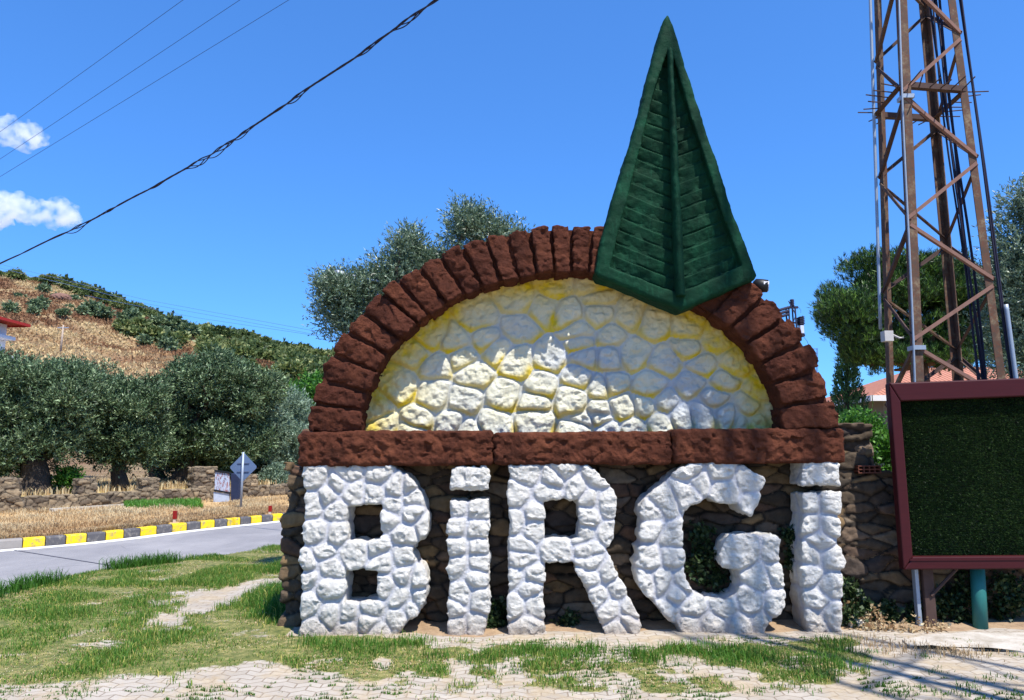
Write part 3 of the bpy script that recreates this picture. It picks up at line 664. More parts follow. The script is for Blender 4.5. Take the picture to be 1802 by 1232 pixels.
# verge behind the kerb and grove terrace
WA = np.array([-14.66, 14.67]); WB = np.array([-9.0, 24.3]); wd = (WB-WA)/np.linalg.norm(WB-WA); wn = np.array([-wd[1], wd[0]])
vm = M('dry_verge', .95); vm.color(vm.ramp(vm.noise(2.5, 6, .7), [(.3, lin(150, 118, 78)), (.55, lin(192, 160, 112)), (.75, lin(206, 184, 140))])); vm.bump(vm.noise(30, 5), .8, .03)
Wl = np.array([WA-wd*9+(WB+wd*9-(WA-wd*9))*t for t in np.linspace(0, 1, 260)])
strip('verge', KC+KN*.15, Wl+wn*.05, .13, .02, vm.m)
tm_ = M('grove_ground', .95); tm_.color(tm_.ramp(tm_.noise(.8, 6, .7), [(.3, lin(140, 120, 70)), (.55, lin(186, 164, 100)), (.75, lin(206, 188, 130))])); tm_.bump(tm_.noise(8, 6), .8, .08)

# far terrain: terrace behind the low wall, rising into the hill
RID = [(-900, 415), (-500, 440), (-250, 455), (0, 482), (60, 496), (120, 511), (150, 518), (220, 545), (300, 565), (350, 580), (430, 595), (500, 615), (590, 638), (700, 668), (850, 705), (1050, 745), (1300, 770), (1700, 785), (2400, 790)]
def ridge_z(px): return P(px, np.interp(px, [r[0] for r in RID], [r[1] for r in RID]), 190)[2]
nu, nv = 420, 150
uu = np.linspace(-900, 2400, nu); vv = np.r_[np.linspace(0, 1, nv-20), 1+np.linspace(.02, .5, 20)]
TV = np.zeros((nu, nv, 3))
for i, px in enumerate(uu):
    X1 = P(px, 600, 190)[0]; zr = max(ridge_z(px), .8)
    yb = 26.; xb = X1*(yb+6.9)/(190+6.9)
    Yv = yb+(190-yb)*vv; Xv = xb+(X1-xb)*vv
    t = np.clip(vv, 0, 1); t0 = .16
    prof = np.where(t < t0, 0.02*t/t0, .02+.98*((t-t0)/(1-t0))**1.0)
    Zv = .45+(zr-.45)*prof; Zv = np.where(vv > 1, zr-(vv-1)*60, Zv)
    TV[i, :, 0] = Xv; TV[i, :, 1] = Yv; TV[i, :, 2] = Zv
TP = TV.reshape(-1, 3); amp = np.clip((TP[:, 1]-45)/60, 0, 1)*np.clip((TP[:, 2]-.5)/6, 0, 1)
TPn = TP.copy(); TPn[:, 2] += amp*(1.3*fbm(TP*np.array([1, 1, 0]), .045, 3, 3)+.5*ridge(TP*np.array([1, 1, 0]), .16, 3, 9))
I = (np.arange(nu-1)[:, None]*nv+np.arange(nv-1)[None]).ravel()
hm = M('hill_ground', .95); q1 = hm.noise(.06, 6, .65); q2 = hm.noise(.5, 7, .75); q3 = hm.noise(2.2, 5, .8)
hc = hm.ramp(q1, [(.36, lin(136, 96, 72)), (.5, lin(164, 134, 100)), (.64, lin(196, 174, 130))])
hc = hm.mix(hm.math('MULTIPLY', hm.ramp(q2, [(.5, 0.0), (.62, 1.0)]), .55), hc, lin(98, 92, 56))
hc = hm.mix(hm.math('MULTIPLY', hm.ramp(q3, [(.52, 0.0), (.64, 1.0)]), .45), hc, lin(112, 80, 56))
hc = hm.mix(hm.attr('green'), hc, hm.ramp(q2, [(.35, lin(58, 66, 32)), (.7, lin(116, 112, 62))]))
hm.color(hc); hm.bump(q3, .9, .8)
def in_poly(px, py, poly):
    return poly_sdf(np.asarray(px, float), np.asarray(py, float), poly) < 0
GREENP = [(-20, 470), (-20, 484), (60, 502), (150, 528), (225, 552), (255, 590), (300, 618), (345, 612), (380, 665), (420, 720), (640, 760), (640, 600), (520, 600), (300, 548), (150, 500), (60, 480)]
pr = np.array(proj(TPn)).T
gr_ = np.clip(.5-poly_sdf(pr[:, 0], pr[:, 1], np.array(GREENP))/14+.3*vnoise(TPn, .08, 2), 0, 1)*(TPn[:, 1] > 40)
gr_ = np.where(pr[:, 0] > 620, .8, gr_)
o = mesh('hill', TPn, np.stack([I, I+nv, I+nv+1, I+1], 1), hm.m, None, True, {'green': gr_}); o['kind'] = 'structure'
# terrace between the low wall and the hill foot
ta = Wl+wn*.25; tb = np.array([TV[np.argmin(abs(TV[:, 0, 0]-a[0]*1.9)), 3, :2] for a in ta])
tb = np.stack([np.linspace(-60, 6, 260), np.full(260, 30.0)], 1)
strip('terrace', ta, tb, .43, .47, tm_.m)

# paved area in front: pavers with turf growing through, one fine sheet
LAWN = [gpoly([(-700, 1215), (-300, 1118), (0, 1040), (95, 1020), (190, 996), (300, 985), (370, 980), (505, 957), (530, 1120), (745, 1128), (740, 1152), (640, 1158), (520, 1166), (360, 1178), (180, 1196), (0, 1206), (-500, 1240)])]
BARE = [gpoly(Z2([(670,850),(760,820),(870,812),(840,760),(820,722),(930,712),(1050,700),(1200,665),(1372,636),(1372,690),(1240,716),(1130,762),(1020,800),(940,830),(925,915),(840,900),(760,890)])), gpoly([(140, 1135), (175, 1128), (210, 1136), (175, 1142)])]
FRONT = gpoly([(520, 1128), (745, 1128), (900, 1138), (1100, 1142), (1300, 1136), (1500, 1128), (1530, 1150), (1520, 1192), (1430, 1215), (1200, 1222), (900, 1214), (650, 1206), (560, 1190), (500, 1170)])
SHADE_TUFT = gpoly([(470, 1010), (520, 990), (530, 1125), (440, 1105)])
def turf(x, y):
    p = np.stack([x, y, 0*x], 1); n = fbm(p, 1.6, 3, 21); n2 = fbm(p, 5, 3, 22)
    d = np.zeros(len(x))
    sdl = poly_sdf(x, y, LAWN[0]); d = np.clip(.5-sdl/.25+.3*n2, 0, 1)*np.clip(.95+.6*n+.3*n2, .25, 1)
    for b in BARE: d = np.minimum(d, np.clip(.45+poly_sdf(x, y, b)/.2+.55*n2+.3*fbm(p, 14, 2, 23), 0, 1))
    row = np.abs(np.mod(y*1/.105+.35*np.sin(x*9), 1)-.5)
    f = np.clip(.5-poly_sdf(x, y, FRONT)/.12, 0, 1)*np.clip(.7*(n2*1.6+.75+n*.9), 0, 1)*1.2
    d = np.maximum(d, np.clip(f, 0, .95))
    sp = np.clip((n2+n*.5-.55)*1.2, 0, .3)*(y < -.2)
    d = np.maximum(d, sp)
    d *= np.clip((.02-(y+.0-.10*(x > -.7)*0)-.0)/.05, 0, 1)*(x > -2.05)+(x <= -2.05)   # nothing grows under the letters
    return np.clip(d, 0, 1)
gxs = np.arange(-9.5, 7.5, .045); gys = np.r_[np.arange(-5.6, 1.2, .045), np.arange(1.2, 12.5, .12)]
A, Bq = np.meshgrid(gxs, gys, indexing='ij'); pt = np.stack([A.ravel(), Bq.ravel(), 0*A.ravel()], 1)
tf = turf(pt[:, 0], pt[:, 1])
side = np.interp(pt[:, 1], NC[:, 1], NC[:, 0])
pt[:, 2] = .008*fbm(pt, .9, 3, 4)+.006*vnoise(pt, 3, 7)+.004+.012*tf
rd_ = pt[:, 0]-side; pt[:, 2] -= np.clip(-rd_/.15+.2, 0, 1)*.09
ny = len(gys); I = (np.arange(len(gxs)-1)[:, None]*ny+np.arange(ny-1)[None]).ravel()
Q = np.stack([I, I+ny, I+ny+1, I+1], 1); rc = rd_[Q].mean(1); Q = Q[(rc > -.25)]
pm = M('paving', .9)
sp_ = pm.sep(); tri = pm.math('PINGPONG', sp_[0], .09); yy_ = pm.math('ADD', sp_[1], pm.math('MULTIPLY', tri, .5))
br = pm.t.nodes.new('ShaderNodeTexBrick'); br.inputs['Scale'].default_value = 1; br.inputs['Brick Width'].default_value = .18; br.inputs['Row Height'].default_value = .09
br.inputs['Mortar Size'].default_value = .006; br.inputs['Mortar Smooth'].default_value = .3; br.inputs['Bias'].default_value = 0
pm.link(pm.comb(sp_[0], yy_, 0.0), br.inputs['Vector'])
br.inputs['Color1'].default_value = lin(158, 148, 134); br.inputs['Color2'].default_value = lin(172, 163, 150); br.inputs['Mortar'].default_value = lin(134, 120, 104)
pc = br.outputs['Color']
pc = pm.mix(.35, pc, pm.ramp(pm.noise(3, 6, .7), [(.3, .6), (.7, 1.25)]), 'MULTIPLY')
sand = pm.ramp(pm.noise(2.4, 8, .75), [(.47, 0.0), (.60, 1.0)])
pc = pm.mix(pm.math('MULTIPLY', sand, .75), pc, pm.ramp(pm.noise(14, 5, .7), [(.3, lin(148, 128, 100)), (.7, lin(180, 164, 136))]))
tfa = pm.attr('turf')
straw = pm.ramp(pm.noise(11, 6, .75), [(.3, lin(58, 74, 32)), (.5, lin(104, 106, 56)), (.72, lin(164, 150, 98))])
pc = pm.mix(pm.ramp(pm.math('ADD', tfa, pm.math('MULTIPLY', pm.math('SUBTRACT', pm.noise(16, 5, .7), .5), .9)), [(.28, 0.0), (.5, 1.0)]), pc, straw)
pm.color(pc); bb = pm.bump(br.outputs['Fac'], .7, -.006); pm.bump(pm.noise(45, 6, .7), .5, .006, bb)
us_, inv = np.unique(Q.ravel(), return_inverse=True)
o = mesh('pavement', pt[us_], inv.reshape(-1, 4), pm.m, None, True, {'turf': tf[us_]}); o['kind'] = 'structure'

def blades(name, X, Y, Z0, H, W, mat, tint, lean=.5, kind='stuff', parent=None, seed=1):
    n = len(X); r = np.random.default_rng(seed); a = r.uniform(0, 2*math.pi, n); l = r.uniform(.1, lean, n)*H; b = a+r.normal(0, .6, n)
    side_ = np.stack([np.cos(a+1.57), np.sin(a+1.57), 0*a], 1)*(W/2)[:, None]
    p0 = np.stack([X, Y, Z0], 1); dm = np.stack([np.cos(a)*l*.35, np.sin(a)*l*.35, H*.6], 1); dt = np.stack([np.cos(b)*l, np.sin(b)*l, H*(1-.3*l/H)], 1)
    V = np.stack([p0-side_, p0+side_, p0+dm+side_*.8, p0+dm-side_*.8, p0+dt], 1).reshape(-1, 3)
    k = np.arange(n)*5; Q = np.stack([k, k+1, k+2, k+3], 1); T = np.stack([k+3, k+2, k+4], 1)
    o = mesh(name, V, [Q, T], mat, parent, False, {'tint': np.repeat(tint, 5)})
    if kind: o['kind'] = kind
    return o
# lawn blades
n = 900000; X = U(-8.5, 5.2, n); Y = U(-3.6, 7.5, n)
tx = turf(X, Y); rdx = X-np.interp(Y, NC[:, 1], NC[:, 0]); nn = fbm(np.stack([X, Y, 0*X], 1), 2.2, 2, 31)
keep = (RNG.random(n) < tx**1.3*np.clip(.85+.8*nn, .2, 1)) & (rdx > -.05) & (np.abs(X) < (Y+6.9)*.74+.3)
keep &= ~((X > xw0-.02) & (Y > -.02))
X, Y, rdx, tx, nn = X[keep], Y[keep], rdx[keep], tx[keep], nn[keep]; n = len(X)
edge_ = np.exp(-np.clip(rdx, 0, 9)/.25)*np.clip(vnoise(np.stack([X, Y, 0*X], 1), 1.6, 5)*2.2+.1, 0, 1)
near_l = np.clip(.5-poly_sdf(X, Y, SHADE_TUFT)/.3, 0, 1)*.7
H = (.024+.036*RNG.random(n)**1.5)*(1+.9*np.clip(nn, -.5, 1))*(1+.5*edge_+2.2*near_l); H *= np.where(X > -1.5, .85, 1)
tint = np.clip(.38+.3*RNG.random(n)+.5*(RNG.random(n) < .09+.42*np.clip(-nn, 0, 1))-.22*(edge_+near_l), 0, 1)  # darker tint inside SHADE_TUFT stands in for the wall end's shadow
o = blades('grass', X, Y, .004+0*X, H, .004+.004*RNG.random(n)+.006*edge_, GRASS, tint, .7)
tag(o, 'short green lawn grass growing through the paving', 'grass')
# tufts in front of the letters and on the pavers
def tufts(name, spots, label, mat=GRASS, hgt=.14, cnt=60, rad_=.12, tb=.3, seed=5, w=.006):
    r = np.random.default_rng(seed); X = []; Y = []
    for (a, b) in spots:
        X.append(a+r.normal(0, rad_/2, cnt)); Y.append(b+r.normal(0, rad_/2.4, cnt))
    X = np.concatenate(X); Y = np.concatenate(Y); n = len(X)
    o = blades(name, X, Y, 0*X+.002, hgt*(.35+.65*r.random(n)), w*(.7+.6*r.random(n)), mat, np.clip(tb+.3*r.random(n), 0, 1), .8, seed=seed)
    return tag(o, label, 'grass')
sp1 = [G(x, y)[:2] for x, y in [(560,1140),(590,1142),(620,1138),(650,1140),(680,1142),(710,1138),(735,1140),(600,1150),(660,1152),(545,1135),(930,1148),(915,1152),(945,1150),(1030,1147),(1040,1150),(1190,1150),(1200,1155),(1255,1158),(1270,1150),(1290,1160),(1330,1152),(1350,1160),(1320,1168),(1280,1170),(1110,1152),(1130,1158),(1150,1165),(870,1158),(1400,1170),(1440,1165),(1470,1178),(830,1165),(770,1158),(1000,1160),(1245,1150),(1480,1150)]]
tufts('grass_tufts', sp1, 'taller fresh green grass tufts in front of the letters', cnt=110, hgt=.12, rad_=.17)
n = 5000; a = RNG.random(n); 
spots = [G(x, y)[:2]+np.array([.14, -.06]) for x, y in [(-90, 1072), (-60, 1062), (-30, 1055), (0, 1044), (14, 1040), (30, 1036), (45, 1033), (60, 1030), (78, 1027), (188, 1003), (200, 1001), (212, 999), (224, 998), (236, 996), (250, 995), (262, 994), (275, 992), (288, 991)]]
tufts('long_grass', spots, 'long ragged green grass along the edge of the road', cnt=95, hgt=.24, rad_=.17, tb=.15, seed=8, w=.009)
tufts('paving_weeds', [G(x, y)[:2] for x, y in [(1645,1183),(1710,1212),(1770,1195),(1735,1200),(1800,1222),(1560,1222),(1580,1225),(1610,1215),(1650,1222),(1690,1225),(1700,1215),(1540,1150),(1630,1160),(120,1222),(155,1220),(140,1226),(1415,1215),(1330,1222)]], 'small weeds sprouting between the pavers', cnt=30, hgt=.05, rad_=.10, tb=.25, seed=9)
tufts('dry_weeds', [G(x, y)[:2] for x, y in [(1680,1152),(1700,1156),(1660,1150),(1640,1150),(1720,1152),(1600,1140),(1580,1150),(1545,1140),(1520,1128),(1790,1085),(1760,1090)]], 'dry straw coloured weeds at the edge of the concrete slab', mat=DRYB, cnt=60, hgt=.09, rad_=.22, tb=.3, seed=10)
n = 500000; X = U(-8.5, 5.2, n); Y = U(-3.6, 7.5, n); tx = turf(X, Y); rdx = X-np.interp(Y, NC[:, 1], NC[:, 0])
kp = (RNG.random(n) < tx*.42) & (rdx > -.02) & (np.abs(X) < (Y+6.9)*.74+.3) & ~((X > xw0-.02) & (Y > -.02)); X, Y = X[kp], Y[kp]; n = len(X)
o = blades('dry_clippings', X, Y, .012+0*X, U(.006, .02, n), U(.004, .008, n), DRYB, U(0, 1, n), 3.2, seed=77); tag(o, 'straw coloured dry clippings lying through the lawn', 'dry grass')
# weeds growing along the paver joints
n = 120000; X = U(-4.5, 5.0, n); m__ = np.round(U(-3.2, -.1, n)/.09); tri_ = .09-np.abs(np.mod(X, .18)-.09); Y = m__*.09-tri_*.5+RNG.normal(0, .005, n)
nj = fbm(np.stack([X, Y, 0*X], 1), 1.9, 3, 91)+.6*vnoise(np.stack([X, Y, 0*X], 1), 14, 92); kp = (nj > .42) & (Y < -.12); X, Y, nj = X[kp], Y[kp], nj[kp]; n = len(X)
o = blades('joint_weeds', X, Y, .003+0*X, .010+.028*RNG.random(n)*np.clip(nj, .3, 1.2), .003+.004*RNG.random(n), GRASS, np.clip(.15+.5*RNG.random(n), 0, 1), 1.0, seed=79); tag(o, 'fine weeds growing along the joints of the paving', 'weeds')
# verge dry grass
n = 150000; t = RNG.random(n)*258.9; k = t.astype(int); fr_ = (t-k)[:, None]; KQ = KC+KN*.2; sA = KQ[k]*(1-fr_)+KQ[k+1]*fr_; sB = Wl[k]*(1-fr_)+Wl[k+1]*fr_
f = RNG.random(n)**1.6*.97; XY = sA*(1-f[:, None])+sB*f[:, None]
ok = (XY[:, 1] < 32) & (XY[:, 1] > 4); XY = XY[ok]; f = f[ok]
nz = .13*(1-f)+.02*f; nn = fbm(np.column_stack([XY, 0*f]), .9, 3, 41)
H = (.05+.11*RNG.random(len(f)))*(1+.6*nn)*.85; kp = RNG.random(len(f)) < .5+.6*nn+.35*(f < .3)
for px_, py_ in ((307, 921), (475, 906)):
    g_ = G(px_, py_, .1); kp &= ~((np.abs((XY[:, 0]-g_[0])-(XY[:, 1]-g_[1])*g_[0]/(g_[1]+6.9)) < .12) & (XY[:, 1] < g_[1]+.05) & (XY[:, 1] > g_[1]-1.2))

o = blades('dry_grass', XY[kp, 0], XY[kp, 1], nz[kp], H[kp], .012+.010*RNG.random(kp.sum()), DRYB, np.clip(.3+.5*RNG.random(kp.sum())+.2*nn[kp]-.2*(f[kp] < .25), 0, 1), .8)
tag(o, 'golden dry grass on the verge behind the yellow and black kerb', 'dry grass')
gp = gpoly([(225, 892), (345, 888), (350, 900), (300, 900), (225, 900)]); n = 9000
c0 = gp.min(0); c1 = gp.max(0); X = U(c0[0], c1[0], n); Y = U(c0[1], c1[1], n); kp = poly_sdf(X, Y, gp) < .1
X, Y = X[kp], Y[kp]; o = blades('green_weeds', X, Y, 0*X+.05, U(.08, .26, len(X)), U(.01, .03, len(X)), BRIGHT, U(.4, 1, len(X))); tag(o, 'patch of bright green weeds at the foot of the low stone wall', 'weeds')

# ================================================================== FOLIAGE
def leafset(C, D, n_per, L, Lw, spread, rng, length=1.0):
    """twigs at C with direction D; n_per leaves each -> vertices, quads, tint"""
    m = len(C); t = rng.uniform(.05, 1, (m, n_per)); base = C[:, None]+D[:, None]*(t*length)[..., None]
    r = rng.normal(0, 1, (m, n_per, 3)); d = D[:, None]/np.linalg.norm(D, axis=1)[:, None, None]
    ld = d+r*spread; ld /= np.linalg.norm(ld, axis=2)[..., None]
    sd = np.cross(ld, rng.normal(0, 1, (m, n_per, 3))); sd /= np.linalg.norm(sd, axis=2)[..., None]
    ln = L*rng.uniform(.6, 1.25, (m, n_per, 1)); wv = Lw*rng.uniform(.7, 1.2, (m, n_per, 1))
    V = np.stack([base, base+ld*ln*.45+sd*wv/2, base+ld*ln, base+ld*ln*.45-sd*wv/2], 2).reshape(-1, 3)
    k = np.arange(m*n_per)*4; Q = np.stack([k, k+1, k+2, k+3], 1)
    tint = np.repeat(np.clip(rng.beta(2, 2.4, m*n_per)+np.repeat(rng.uniform(-.28, .28, m), n_per), 0, 1), 4)
    return V, Q, tint
def clump_twigs(cs, rs, n, rng, up=.5, shell=.55, tw=.3):
    """twig base points through ellipsoid clumps cs with radii rs (k,3)"""
    cs = np.asarray(cs, float); rs = np.asarray(rs, float); vol = rs.prod(1)**(2/3); pr_ = vol/vol.sum()
    i = rng.choice(len(cs), n, p=pr_); d = rng.normal(0, 1, (n, 3)); d /= np.linalg.norm(d, axis=1)[:, None]
    rr = shell+(1-shell)*rng.random(n)**.6; rr = np.where(rng.random(n) < .18, rng.random(n)*shell, rr)
    C = cs[i]+d*rs[i]*rr[:, None]*(1+.18*np.sin(d[:, :1]*9+d[:, 2:]*7+i[:, None]))
    D = d*.8+rng.normal(0, .35, (n, 3)); D[:, 2] += up; D /= np.linalg.norm(D, axis=1)[:, None]
    return C, D*tw*rng.uniform(.5, 1.3, (n, 1))
def sub_clumps(c, r, k, rng, f=(.32, .5), flat=1):
    c = np.array(c); r = np.array(r); out = []; rs = []
    for _ in range(k):
        d = rng.normal(0, 1, 3); d /= np.linalg.norm(d); d[2] = d[2]*.9+.05
        s_ = rng.uniform(*f); out.append(c+d*r*(1-s_)*rng.uniform(.75, 1.05)); rs.append(r*s_*np.array([1, 1, flat]))
    return out, rs
def limb(mb, a, b, r0, r1, rng, bend=.12, n=7, seg=8):
    a = np.array(a, float); b = np.array(b, float); t = np.linspace(0, 1, n)[:, None]; L = np.linalg.norm(b-a)
    pts = a+(b-a)*t; off = rng.normal(0, bend*L, (2, 3)); pts += np.sin(t*math.pi)*off[0]*.5+np.sin(t*2*math.pi)*off[1]*.3
    mb.tube(pts, r0+(r1-r0)*t[:, 0], seg)
    return pts
def tree(name, label, cat, base, crowns, mat, seed, trunk_r=.2, nt=4500, per=6, L=.12, Lw=.035, up=.5, tw=.3, spread=.6, k=9, bark=None, forks=4, group=None, trunk_h=None, flat=1, f=(.30, .44), spaced=0):
    rng = np.random.default_rng(seed); base = np.array(base, float); root = empty(name, base); tag(root, label, cat, group)
    cs = []; rs = []
    if spaced:
        rc = spaced*np.mean([np.mean(r) for c, r in crowns]); vols = np.array([np.prod(r) for c, r in crowns]); vols /= vols.sum(); tries = 0
        while tries < 2500 and len(cs) < 90:
            tries += 1; c, r = crowns[rng.choice(len(crowns), p=vols)]; d_ = rng.normal(0, 1, 3); d_ /= np.linalg.norm(d_); q_ = c+d_*(np.array(r)-rc*.7)*rng.uniform(.75, 1.0)
            if q_[1] > c[1]+.55*r[1]: continue
            rr__ = rc*rng.uniform(.7, 1.25)
            if all(np.linalg.norm(q_-c2) > .78*(rr__+r2[0]) for c2, r2 in zip(cs, rs)): cs.append(q_); rs.append(np.array([rr__, rr__, rr__*.85]))
    else:
        for c, r in crowns:
            a, b = sub_clumps(c, r, k, rng, f, flat); cs += a; rs += b
    mb = MB(); top = np.mean([c for c, r in crowns], 0)
    th = trunk_h if trunk_h else (top[2]-base[2])*.45
    fork = base+(top-base)*.3; fork[2] = base[2]+th
    tp = limb(mb, base-np.array([0, 0, .15]), fork, trunk_r*1.25, trunk_r*.8, rng, .06, 9, 12)
    for j in range(forks):
        tgt = np.array(cs[rng.integers(len(cs))]); mid = fork+(tgt-fork)*.55
        pp = limb(mb, fork, mid, trunk_r*.6, trunk_r*.3, rng, .12, 7, 8); limb(mb, mid, tgt, trunk_r*.3, trunk_r*.1, rng, .15, 6, 6)
        for _ in range(3):
            t2 = np.array(cs[rng.integers(len(cs))]); limb(mb, pp[4], pp[4]+(t2-pp[4])*.8, trunk_r*.25, trunk_r*.06, rng, .15, 6, 5)
    mb.build('trunk', bark or BARK, root, True)
    C, D = clump_twigs(cs, rs, nt, rng, up, .55, tw); ni = nt//(5 if not spaced else 4)
    C2, D2 = clump_twigs([c for c, r in crowns], [np.array(r)*(.5 if not spaced else .66) for c, r in crowns], ni, rng, up, .1, tw); C = np.concatenate([C, C2]); D = np.concatenate([D, D2])
    V, Q, T = leafset(C, D, per, L, Lw, spread, rng)
    mesh('crown', V, Q, mat, root, False, {'tint': T})
    return root
def crown_px(pts, Y, ry):         # crowns from photo extents: (x, y, half width px, half height px)
    out = []
    for x, y, hw, hh in pts:
        c = P(x, y, Y); s_ = np.linalg.norm(c-CAM)/FPX*1.0; out.append((c, np.array([hw*s_, ry, hh*s_])))
    return out
# grove of olives behind the low wall
def base_px(x, y, Y): c = P(x, y, Y); return (c[0], Y, .44)
grove = 'olive trees behind the low stone wall'
tree('olive_tree', 'big olive tree with a thick forked trunk standing farthest left behind the low wall', 'tree', base_px(62, 866, 17.0),
     crown_px([(20, 740, 85, 95), (105, 725, 62, 75), (60, 685, 62, 50), (-50, 740, 80, 110), (20, 800, 70, 45), (100, 772, 56, 36)], 17.4, 1.8), OLIVE_FAR, 11, .42, 9500, 10, .13, .038, .55, .32, group=grove, trunk_h=1.1, spaced=.34)
tree('olive_tree', 'small olive tree with one dark leaning trunk, second from the left', 'tree', base_px(207, 864, 19.5),
     crown_px([(215, 755, 66, 72), (175, 715, 45, 48), (245, 715, 42, 50), (235, 780, 52, 34)], 20, 1.8), OLIVE_FAR, 12, .26, 8000, 10, .13, .038, .55, .32, group=grove, trunk_h=1.0, spaced=.38)
tree('olive_tree', 'tall spreading olive tree third from the left, with the highest crown below the hill', 'tree', base_px(318, 862, 23.5),
     crown_px([(365, 690, 75, 66), (315, 725, 46, 72), (435, 700, 52, 56), (390, 775, 85, 60), (320, 790, 36, 50)], 24.5, 2.6), OLIVE_FAR, 13, .34, 11000, 10, .16, .048, .55, .35, group=grove, spaced=.36)
tree('olive_tree', 'pale silvery olive tree beside the left foot of the red arch', 'tree', base_px(470, 860, 27),
     crown_px([(470, 760, 65, 75), (510, 780, 50, 60), (440, 800, 50, 45), (500, 730, 40, 40)], 28, 2.2), OLIVE_PALE, 14, .3, 6500, 9, .16, .05, .55, .35, group=grove, spaced=.38)
tree('olive_tree', 'dark shaded olive tree with low dense foliage behind the grove trunks', 'tree', base_px(285, 850, 27),
     crown_px([(290, 800, 45, 45), (340, 800, 45, 45), (100, 690, 60, 50), (150, 680, 60, 45)], 28, 2.2), OLIVE_FAR, 15, .3, 8000, 7, .14, .045, .5, .4, group=grove)
tree('leafy_tree', 'bright green leafy tree between the grove and the red arch', 'tree', base_px(560, 850, 33), crown_px([(560, 700, 60, 48), (600, 720, 60, 60), (540, 740, 40, 40)], 34, 3), BRIGHT, 16, .3, 5000, 6, .22, .12, .3, .4, 1.0)
def bush(name, label, c, r, mat, seed, nt=900, per=6, L=.1, Lw=.05, up=.5, tw=.2, group=None, k=8, spread=.8):
    rng = np.random.default_rng(seed); c = np.array(c, float); r = np.array(r, float); root = empty(name, (c[0], c[1], c[2]-r[2])); tag(root, label, 'bush', group)
    cs, rs = sub_clumps(c, r, k, rng, (.4, .6)); C, D = clump_twigs(cs, rs, nt, rng, up, .5, tw); V, Q, T = leafset(C, D, per, L, Lw, spread, rng)
    mesh('foliage', V, Q, mat, root, False, {'tint': T}); mb = MB()
    for j in range(5):
        t2 = cs[j % len(cs)]; limb(mb, (c[0], c[1], c[2]-r[2]), t2, .03, .01, rng, .1, 5, 5)
    mb.build('stems', BARK, root, True); return root
c = P(482, 838, 24.6); bush('round_bush', 'rounded pale green bush growing behind the low wall beside the traffic sign', c, (.62, .6, .55), OLIVE_PALE, 21, 1500, 6, .12, .045)
c = P(118, 845, 17.6); bush('dark_bush', 'dark green bush between the two leftmost olive trunks', c, (.5, .4, .42), BRIGHT, 22, 700, 6, .08, .05)
c = P(392, 838, 25); bush('green_shrub', 'small bright green shrub above the end pillar of the low wall', c, (.6, .4, .35), BRIGHT, 23, 500, 6, .1, .06)
n = 30000; X = U(-22, -4, n); Y = U(16, 36, n); kp = ((np.column_stack([X, Y])-WA)@wn > .5); X, Y = X[kp], Y[kp]
o = blades('tall_dry_grass', X, Y, 0*X+.42, U(.1, .35, len(X)), U(.02, .05, len(X)), DRYB, U(.3, 1, len(X))); tag(o, 'tall straw yellow grass under the olive grove', 'dry grass')

# low stone wall with stub pillars
ang = math.atan2(wd[1], wd[0]); W0 = WA-wd*7
lw = empty('low_stone_wall', (W0[0], W0[1], 0), ang); tag(lw, 'low grey dry stone wall with stub pillars along the far side of the road', 'wall')
Lw_ = np.linalg.norm(WB-W0)+3
def on_wall(px):
    for t in np.linspace(0, Lw_, 800):
        q = W0+wd*t
        if proj((q[0], q[1], .4))[0] > px: return t
    return Lw_
def wheight(px, py): t = on_wall(px); q = W0+wd*t; dpt = q[1]; return P(px, py, dpt)[2]
HW = wheight(150, 869)
print('low wall height', HW, wheight(0, 871), wheight(480, 862), 'pillars', wheight(155, 842), wheight(360, 820))
m_ = rubble('masonry', Lw_, .4, HW, .034, (.26, .105), RUBBLE_FAR, lw, 9, .9, None)
for (p0, p1, py) in [(-10, 38, 841), (137, 170, 842), (249, 281, 841), (340, 380, 822), (424, 455, 836)]:
    t0, t1 = on_wall(p0), on_wall(p1); hh = wheight((p0+p1)/2, py)-HW
    o = rubble('pillar', t1-t0, .42, hh, .032, (.30, .075), RUBBLE_FAR, lw, 29+int(p0), .9, None)
    o.location = (t0, .0, HW)
q = W0
mb = MB(); k0 = on_wall(60); k1 = on_wall(290); mb.bar(tuple(W0+wd*k0-wn*.9)+(.07,), tuple(W0+wd*k1-wn*.9)+(.07,), .12, .12); o = mb.build('concrete_edging', simple('pale_concrete', lin(182, 176, 164), .9)); o['kind'] = 'structure'

# ================================================================== SIGN, POSTER, POSTS
ys = 12.9; sb = G(425, 898, .08); ys = sb[1]
ts = empty('traffic_sign', (sb[0], ys, .08)); tag(ts, 'diamond traffic sign seen from its grey back on a metal pole', 'traffic sign')
pt_, pl_, pb_, prt = P(427, 797, ys), P(402, 824, ys), P(427, 848, ys), P(451, 822, ys)
SGN = simple('sign_back', lin(92, 112, 142), .6, .1, .06, 4, 0)
cc = (pt_+pb_)/2; hw = (prt[0]-pl_[0])/2; hh = (pt_[2]-pb_[2])/2; ring = []
for (a, b) in [(0, 1), (-1, 0), (0, -1), (1, 0)]:
    for e in (-.12, .12): 
        t = (-b, a); ring.append((cc[0]+hw*(a*.94+t[0]*e*.5), cc[2]+hh*(b*.94+t[1]*e*.5)))
mb = MB(); mb.prism([(x, ys+.05, z) for x, z in ring]+[(x, ys+.07, z) for x, z in ring], 8); mb.build('plate', SGN, ts)
for dz in (-.12, .12): mb = MB(); mb.box((cc[0]-.17, ys+.028, cc[2]+dz-.015), (cc[0]+.17, ys+.05, cc[2]+dz+.015)); mb.build('bracket', simple('bracket_grey', lin(90, 104, 130), .6, .1, .06, 4, 0), ts)
mb = MB(); mb.tube([(cc[0], ys, 0.0), (cc[0], ys, pt_[2]+.02)], .033, 12); mb.build('pole', GALV, ts, True)
